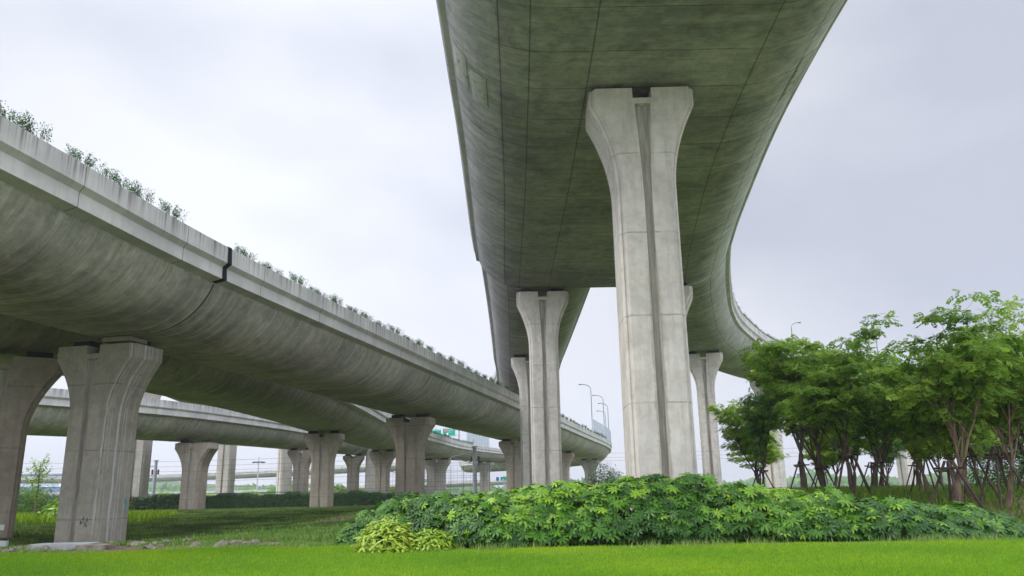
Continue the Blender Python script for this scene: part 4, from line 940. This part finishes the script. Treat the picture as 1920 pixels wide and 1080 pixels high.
wp = [weed_clump('', 0, 0, -50, 0, 1.3, .42, 260, s_, 'x') for s_ in (1, 2, 3)]
used = [False] * 3; kk = 0
def place_weeds(D, S, side, sc, label, group):
    global kk
    e_, T = D.edge(S, side, .12, 1.31); k = kk % 3; kk += 1
    o = wp[k] if not used[k] else wp[k].copy()
    if used[k]: COL.objects.link(o)
    used[k] = True; o.location = e_; o.rotation_euler = (0, 0, math.atan2(T[1], T[0])); o.scale = (sc[0], 1, sc[1]); tag(o, label, 'weeds', group)
rw = random.Random(77)
for j, S_ in enumerate((22.0, 23.6, 25.0, 26.0, 27.9, 29.3, 30.4, 32.1)):
    place_weeds(DC, S_ - .4, 1, (.9, rw.uniform(.95, 1.3)), ['weed tuft on the parapet cut by the left edge', 'second weed tuft from the left edge on the planted parapet', 'third weed tuft from the left on the planted parapet', 'fourth weed tuft from the left on the planted parapet', 'wide weed tuft midway between the left edge and the black joint', 'small weed tuft right of the wide one on the parapet', 'weed tuft left of the last one before the black joint', 'weed tuft just left of the black parapet joint'][j], 'weed tufts before the parapet joint')
S_ = 36.2; 
while S_ < 150:
    place_weeds(DC, S_, 1, (rw.uniform(.9, 1.5), rw.uniform(.6, 1.15) * (1.25 if S_ > 90 else 1)), 'low weeds growing along the planted parapet beyond the black joint', 'weeds beyond the parapet joint'); S_ += rw.uniform(1.5, 2.3) * (1 if S_ < 70 else 1.4)
S_ = 6.
while S_ < 62: place_weeds(DA, S_, 1, (1.4, rw.uniform(.7, 1.1)), 'low weeds growing along the parapet of the curved ramp', 'weeds on the curved ramp parapet'); S_ += 1.8
S_ = 118.
while S_ < 170: place_weeds(DD, S_, 1, (2.2, rw.uniform(.9, 1.4)), 'low weeds on the parapet of the viaduct with the green signs', 'weeds on the sign-bearing viaduct'); S_ += 3.2

# ------------------------------------------------------------------ street lamps
def lamp_thing(label, group, H=9., arm=2.2, double=False):
    r = empty('street_lamp', (0, 0, 0), label=label, cat='street lamp', group=group)
    MB().tube([(0, 0, 0), (0, 0, H * .8), (0, 0, H - .9)], [.12, .10, .09], 8).build('pole', MAT['polegrey'], r)
    pts = [(arm * (1 - math.cos(a)) * .9, 0, H - .9 + .9 * math.sin(a)) for a in np.linspace(0, rad(80), 8)]
    pts.append((arm, 0, H + .02)); a_ = MB().tube(pts, .07, 6).build('arm', MAT['polegrey'], r)
    hd = MB().box((arm + .3, 0, H), (.75, .28, .10), 0, .06).box((arm + .3, 0, H - .07), (.55, .2, .04), 0, .03).build('lamp_head', MAT['lamphead'], r)
    return r
lp = None
def put_lamp(D, S, side, label, group, flip=1, H=1., toward=None):
    global lp
    e_, T = D.edge(S, side, .45, .4)
    if lp is None: lp = lamp_thing(label, group); r = lp
    else: r = copy_tree(lp)
    inward = math.atan2(-side * -T[0], -side * T[1]); r.location = e_; r.rotation_euler = (0, 0, toward if toward is not None else inward); r.scale = (.45 if H < .9 else .65, 1, H); tag(r, label, 'street lamp', group)
put_lamp(DC, 134., 1, 'nearest of the curved-arm lamps in the row above the bend of the low viaduct', 'street lamps on the bend', toward=math.pi, H=.95)
put_lamp(DC, 149., 1, 'second curved-arm lamp in the row above the bend of the low viaduct', 'street lamps on the bend', toward=math.pi, H=.95)
put_lamp(DC, 162., 1, 'third curved-arm lamp in the row above the bend of the low viaduct', 'street lamps on the bend', toward=math.pi, H=.95)
put_lamp(DC, 176., 1, 'farthest curved-arm lamp in the row above the bend of the low viaduct', 'street lamps on the bend', toward=math.pi, H=.95)
put_lamp(DA, 57.5, -1, 'curved-arm lamp on the ramp just above the left of the treetops', 'street lamps on the curved ramp', toward=.1, H=.72)
put_lamp(DA, 72., -1, 'curved-arm lamp half hidden behind the treetops', 'street lamps on the curved ramp', toward=.1, H=.70)

# ------------------------------------------------------------------ transparent noise barriers
def barrier(D, S0, S1, side, label, h=2.3):
    r = empty('noise_barrier', tuple(D.edge(S0, side, .12, 1.3)[0]), label=label, cat='noise barrier'); o0 = r.location.copy(); S_ = S0
    while S_ < S1 - .1:
        a, T = D.edge(S_, side, .14, 1.31); b, _ = D.edge(S_ + 2, side, .14, 1.31); a -= o0; b -= o0; d = b - a; ang = math.atan2(d.y, d.x); m_ = (a + b) / 2
        MB().box((m_.x, m_.y, m_.z + h / 2), (d.length - .12, .02, h - .1), ang).build('glass_panel', MAT['glass'], r)
        MB().box((a.x, a.y, a.z + h / 2), (.1, .1, h), ang).build('post', MAT['steel'], r); S_ += 2
    return r
barrier(DC, 132, 170, 1, 'glazed noise barrier on the bend of the low viaduct below the lamps', 2.2)
barrier(DD, 101, 122, 1, 'glazed noise barrier left of the green road sign', 3.0)
barrier(DD, 163, 189, 1, 'glazed noise barrier right of the grey mast on the sign-bearing viaduct', 3.2)

# ------------------------------------------------------------------ road signs
def text_part(r, txt, x, y, z, size, mat, name='lettering'):
    cu = bpy.data.curves.new(name, 'FONT'); cu.body = txt; cu.size = size; cu.extrude = .01; cu.align_x = 'CENTER'; cu.align_y = 'CENTER'
    me_o = bpy.data.objects.new('tmp', cu); COL.objects.link(me_o); dg = bpy.context.evaluated_depsgraph_get(); me = bpy.data.meshes.new_from_object(me_o.evaluated_get(dg)); bpy.data.objects.remove(me_o)
    me.materials.clear(); me.materials.append(MAT[mat]); o = bpy.data.objects.new(name, me); COL.objects.link(o); o.parent = r; o.location = (x, y, z); o.rotation_euler = (rad(90), 0, 0); return o
def glyphs(r, x0, z0, s, n, seed):
    g = MB(); rg = random.Random(seed)     # square, many-stroked characters, too small to read
    for k in range(n):
        cx_ = x0 + k * s * 1.2
        for q in range(3): g.box((cx_, -.075, z0 + (q - 1) * s * .33), (s * rg.uniform(.5, .9), .02, s * .10))
        g.box((cx_ + rg.uniform(-.2, .2) * s, -.078, z0), (s * .10, .02, s * .9))
        g.box((cx_ + rg.uniform(-.3, .3) * s, -.081, z0 - .1 * s), (s * .09, .02, s * .6))
    g.build('lettering', MAT['white'], r)
def road_sign(loc, rz, wd, h, label, red=True, pole_x=None, pole_h=6):
    r = empty('road_sign', loc, rz, label=label, cat='road sign', group='green direction signs')
    MB().box((0, 0, 0), (wd, .10, h)).build('panel', MAT['sign'], r)
    b = MB(); t_ = .06
    for zz in (h / 2 - .12, -h / 2 + .12): b.box((0, -.06, zz), (wd - .2, .02, t_))
    b.build('border', MAT['white'], r)
    if red:
        MB().box((-wd * .30, -.062, h * .17), (wd * .23, .03, h * .30), 0).build('route_badge', MAT['red'], r); text_part(r, 'S20', -wd * .30, -.085, h * .17, h * .2, 'white')
        glyphs(r, -wd * .10, h * .24, h * .14, 5, 3); glyphs(r, -wd * .10, h * .02, h * .11, 4, 5)
    ar = MB(); ar.box((-.1 * wd, -.07, -h * .25), (.09 * h, .02, .30 * h)); o = ar.build('arrow', MAT['white'], r)
    MB().add([(-.1 * wd - .2 * h, -.075, -h * .1), (-.1 * wd + .05 * h, -.075, -h * .08), (-.1 * wd - .13 * h, -.075, -h * .3)], [[0, 1, 2], [2, 1, 0]]).build('arrow_head', MAT['white'], r)
    if pole_x is not None:
        MB().box((pole_x, .3, -pole_h / 2 + h / 2 + .3), (.32, .32, pole_h), 0, .05).build('pole', MAT['steel'], r)
        for zz in (h * .3, -h * .36): MB().box(((pole_x + wd / 2) / 2, .12, zz), (pole_x - wd / 2 + .6, .12, .12)).build('bracket', MAT['steel'], r)
    return r
road_sign((-13.1, 160, 13.2), 0, 2.44, 1.6, 'green road sign with a red route badge and an arrow, left of the grey mast', True, 2.0, 4.6)
road_sign((-16.0, 162, 13.2), .0, 2.25, 1.5, 'green road sign seen through the noise barrier', False, 0.0, 4.4)
road_sign((-7.3, 185, 14.8), -.05, 3.1, 1.66, 'green road sign partly cut off by the belly of the low planted viaduct', False, -2.3, 5.6)
r = road_sign((-3.2, 230, 5.3), 0, 2.1, 1.05, 'tiny far green sign low down between two far piers', False, 0.0, 5.6)
r = road_sign((-.6, 215, 5.2), 0, 1.6, 1.6, 'far green sign just left of a low pier near the centre', False, 0.0, 5.6)
r = empty('road_sign', (-5.0, 228, 5.2), label='tiny far blue sign beside the far green one', cat='road sign'); MB().box((0, 0, 0), (.8, .1, 1.0)).build('panel', MAT['blue'], r); MB().box((0, .1, -2.6), (.12, .12, 5.2)).build('pole', MAT['steel'], r)
r = empty('road_sign', (-9.35, 183, 12.9), label='narrow red and white warning plate on the sign post above the grey mast', cat='road sign')
MB().box((0, 0, 0), (.55, .06, .9)).build('panel', MAT['red'], r); MB().box((0, -.035, .75), (.52, .05, .55)).build('upper_panel', MAT['white'], r); MB().box((0, .15, .2), (.16, .16, 5.0)).build('pole', MAT['steel'], r)

# ------------------------------------------------------------------ railway masts, wires, high mast lamp
def mast(x, y, H, w_, label, arms=True, group='railway catenary masts'):
    r = empty('catenary_mast', (x, y, float(ground(x, y)) - .1), label=label, cat='mast', group=group)
    MB().tube([(0, 0, 0), (0, 0, H)], [w_ * .55, w_ * .45], 10).box((0, 0, H), (w_ * 1.2, w_ * 1.2, .06)).build('pole', MAT['steel'], r)
    if arms:
        a = MB().tube([(0, 0, H * .9), (-2.2, 0, H * .82), (-2.4, 0, H * .7)], .05, 5).tube([(0, 0, H * .68), (-2.2, 0, H * .82)], .04, 5).build('bracket', MAT['steel'], r)
        for sx in (-1, 1): MB().tube([(sx * w_ * .9, 0, H * (.72 + .02 * k)) for k in range(6)], [.10, .14, .09, .14, .09, .12], 8).build('insulator', MAT['insul'], r)
    return r
mast(-3.75, 75, 5.0, .42, 'grey steel mast with insulators standing in front of the sign-bearing viaduct')
mast(-39.6, 89, 5.4, .36, 'railway mast between the slim column and the ramp pier')
mast(-45.2, 117, 4.8, .3, 'railway mast just right of the first ramp pier')
mast(-42.6, 152, 4.9, .3, 'small railway mast between the second and third slim columns')
mast(-12.6, 96, 4.6, .3, 'railway mast right of the low second row pier')
mast(-26.0, 110, 4.4, .3, 'railway mast just right of the shadowed pier')
hm = empty('high_mast_lamp', (-68, 214, 0), label='high mast lamp with a ring of floodlights far behind the hedge', cat='high mast lamp')
MB().tube([(0, 0, 0), (0, 0, 11.8)], [.22, .12], 8).build('pole', MAT['steel'], hm)
MB().tube([(1.3 * math.cos(a), 1.3 * math.sin(a), 10.4) for a in np.linspace(0, 2 * math.pi, 13)], .14, 5).build('ring', MAT['lamphead'], hm)
for k in range(6): MB().box((1.4 * math.cos(k), 1.4 * math.sin(k), 10.3), (.6, .5, .3), k).build('floodlight', MAT['lamphead'], hm)
def wire(p0, p1, sag, mt, label, r_=.016):
    p0, p1 = Vector(p0), Vector(p1); pts = [p0.lerp(p1, t) - Vector((0, 0, sag * 4 * t * (1 - t))) for t in np.linspace(0, 1, 13)]
    tag(MB().tube(pts, r_, 4).build('overhead_wire', MAT[mt]), label, 'wire', 'overhead railway wires')
for k, (z0, z1, mt) in enumerate(((4.9, 5.1, 'cable'), (4.3, 4.7, 'cable_red'), (3.9, 4.4, 'cable'), (3.3, 3.5, 'cable'), (2.6, 2.9, 'cable'), (2.0, 2.2, 'cable'), (5.5, 5.6, 'cable'))):
    wire((-62, 92, z0), (-3.75, 75.3, z1 * .92), .35, mt, ('red' if mt == 'cable_red' else 'thin grey') + ' overhead wire running to the grey mast, %s' % ['second from the top', 'third from the top', 'middle one', 'third from the bottom', 'second from the bottom', 'lowest', 'topmost'][k], .012)
    if k < 3: wire((-3.75, 75.3, z1 * .92), (46, 62, z1 - .3), .35, mt, ('red' if mt == 'cable_red' else 'thin grey') + ' overhead wire running right from the grey mast, %s' % ['highest', 'red one', 'middle one', 'second lowest', 'lowest'][k], .008)
# wire mesh fence behind the shrub bed
fn = empty('mesh_fence', (-9, 66, 0), label='dark wire grid fence seen in front of the far piers, left of the grey mast', cat='fence')
for k in range(9):
    x = -10.5 + k * 1.05
    MB().tube([(x + 9, 0, 0), (x + 9, 0, 3.4)], .022, 5).build('post', MAT['cable'], fn)
wm = MB()
for z in np.arange(.5, 3.5, .42): wm.tube([(-1.5, -.02, z), (6.9, -.02, z)], .009, 4)
for x in np.arange(-1.3, 6.8, .35): wm.tube([(x, -.04, .2), (x, -.04, 3.3)], .007, 4)
wm.build('wire_grid', MAT['cable'], fn)

# ------------------------------------------------------------------ distant viaducts and buildings
def far_viaduct(st, label, piers_S, zt=1.3):
    D = Deck(st, 2.0, zt, 8.0); r = empty('viaduct', tuple(D.P[0][:3]), label=label, cat='viaduct'); D.root = r; D.off = -Vector(D.P[0][:3])
    for o in (D.girder(MAT['belly_far'], r), D.parapet(-1, r), D.parapet(1, r)): o.location = D.off
    return D
G1 = far_viaduct([(-270, 300, 9.2, 6, 6), (-200, 330, 8.6, 6, 6), (-150, 345, 8.8, 6, 6), (-100, 345, 9.9, 6, 6), (-70, 335, 10.6, 6, 6), (-38, 318, 11.0, 6, 6)], 'long pale viaduct far away behind the slim columns', None)
G2 = far_viaduct([(-260, 380, 3.4, 6, 6), (-180, 420, 2.6, 6, 6), (-120, 430, 3.0, 6, 6), (-60, 420, 4.4, 6, 6), (0, 400, 5.6, 6, 6)], 'lower far ramp behind the round trees', None)
for k, S_ in enumerate((30, 72, 115, 157, 200)):
    P, n, T = G1.interp(float(S_)); pier(P[0], P[1], P[2] - .25, P[2], math.atan2(T[0], T[1]), MAT['pier_far'], 'pier of the long pale far viaduct, %s' % ['leftmost', 'second from the left', 'third from the left', 'second from the right', 'rightmost'][k], w0=1.3, w1=2.6, dep=2, group='piers of the far viaduct', bear=False)
# traffic on the far viaduct
def car_mesh():
    r = empty('car', (0, 0, 0), cat='car'); b = MB()
    prof = [(-2.2, .35), (-2.15, .95), (-1.5, 1.0), (-1.0, 1.45), (.5, 1.45), (1.1, 1.0), (2.1, .85), (2.2, .35)]
    V = [(x, -.85, z) for x, z in prof] + [(x, .85, z) for x, z in prof]; n = len(prof)
    b.add(V, [list(range(n)), list(range(n, 2 * n))[::-1]] + [[i, i + n, (i + 1) % n + n, (i + 1) % n] for i in range(n)]).build('body', MAT['white'], r)
    return r
# ------------------------------------------------------------------ buildings
bl = empty('building', (-247, 437, 0), .5, label='blue-clad box building far away between the nearest low piers', cat='building')
MB().box((0, 0, 7.5), (34, 20, 15)).build('wall', MAT['cladding'], bl); MB().box((0, 0, 15.3), (35, 21, .6)).build('roof', MAT['roofing'], bl)
bl = empty('building', (-262, 400, 0), .5, label='long low grey shed in front of the blue-clad building', cat='building')
MB().box((0, 0, 4.2), (80, 18, 8.4)).build('wall', MAT['cladding'], bl)
rf = MB(); pr = [(-9.5, 8.4), (-7, 9.6), (0, 10.4), (7, 9.6), (9.5, 8.4)]
rf.add([(-41, y, z) for y, z in pr] + [(41, y, z) for y, z in pr], [[i, i + 5, i + 6, i + 1] for i in range(4)] + [[0, 1, 2, 3, 4], [9, 8, 7, 6, 5], [0, 4, 9, 5]]); rf.build('roof', MAT['roofing'], bl)
hl = MB(); n_ = 40; V = []
for i in range(n_ + 1):
    x = -420 + 250 * i / n_; h = 16 * math.exp(-((x + 330) / 60) ** 2) + 8 * math.exp(-((x + 250) / 40) ** 2) + 2
    V += [(x, 700, 0), (x, 760, h), (x, 860, 0)]
F = []
for i in range(n_): F += [[3 * i, 3 * i + 3, 3 * i + 4, 3 * i + 1], [3 * i + 1, 3 * i + 4, 3 * i + 5, 3 * i + 2]]
tag(mesh_obj('hills', V, F, MAT['tree_blue'], smooth=True, tint=np.full(len(V), .3)), kind='structure')

# ------------------------------------------------------------------ rubble by the nearest low pier
def rock(seed, s):
    rg = random.Random(seed); import bmesh
    bm = bmesh.new(); bmesh.ops.create_icosphere(bm, subdivisions=2, radius=1)
    for v in bm.verts:
        n = 1 + .35 * mnoise.noise(v.co * 1.3 + Vector((seed, 0, 0))) + .18 * mnoise.cell(v.co * 2.2 + Vector((seed, 3, 0))); v.co = Vector((v.co.x * s[0], v.co.y * s[1], max(v.co.z * s[2], -s[2] * .5))) * n
    me = bpy.data.meshes.new('stone'); bm.to_mesh(me); bm.free(); me.materials.append(MAT['stone']); return me
rm = [rock(k, (.15 + .03 * k, .11, .06 + .012 * k)) for k in range(4)]; rr = random.Random(8)
for k in range(60):
    x = rr.uniform(-11.8, -5.0); y = 16.9 + rr.random() ** 1.2 * 2.2 * (1 if x < -7 else .6)
    o = bpy.data.objects.new('stone', rm[k % 4]); COL.objects.link(o); s_ = rr.uniform(.3, 1.0) ** 1.5 * (1.15 if k % 9 == 0 else 1) * .9 + .12; o.location = (x, y, float(ground(x, y)) + .03 * s_); o.scale = (s_, s_, s_); o.rotation_euler = (rr.uniform(-.2, .2), rr.uniform(-.2, .2), rr.uniform(0, 6))
    tag(o, 'broken stone lying in the rubble strip in front of the lime-streaked pier', 'stone', 'stones in the rubble strip')
s_ = MB().box((-9.55, 17.5, float(ground(-9.55, 17.5)) + .07), (1.25, .75, .12), .1, .12).build('concrete_slab', MAT['slab']); tag(s_, 'flat pale broken slab at the foot of the lime-streaked pier', 'slab')
s_ = MB().box((-8.75, 17.2, float(ground(-8.75, 17.2)) + .05), (.7, .5, .10), -.2, .1).build('concrete_slab', MAT['stone']); tag(s_, 'smaller brownish slab right of the flat pale slab', 'slab')
s_ = MB().box((-10.75, 17.3, float(ground(-10.75, 17.3)) + .16), (.17, .12, .11), .2, .01).build('brick', MAT['slab']); tag(s_, 'pale block lying on stones left of the nearest low pier', 'block')
np_ = MB().box((-19.40, 30.32, .22), (.9, .03, .2), .52).build('notice_plate', MAT['white']); tag(np_, 'small pale plate fixed low on the pier at the left edge', 'plate')

# ------------------------------------------------------------------ haze
hzb = MB().box((0, 330, 39), (1700, 1300, 84)).build('haze', None)
M = bpy.data.materials.new('haze_air'); M.use_nodes = True; t = M.node_tree; t.nodes.clear(); o_ = t.nodes.new('ShaderNodeOutputMaterial'); pv = t.nodes.new('ShaderNodeVolumePrincipled')
pv.inputs['Color'].default_value = (.86, .9, 1, 1); pv.inputs['Density'].default_value = .0005; pv.inputs['Anisotropy'].default_value = .2
t.links.new(pv.outputs[0], o_.inputs['Volume']); hzb.data.materials.clear(); hzb.data.materials.append(M); tag(hzb, kind='stuff', label='pale haze in the air over the whole place')
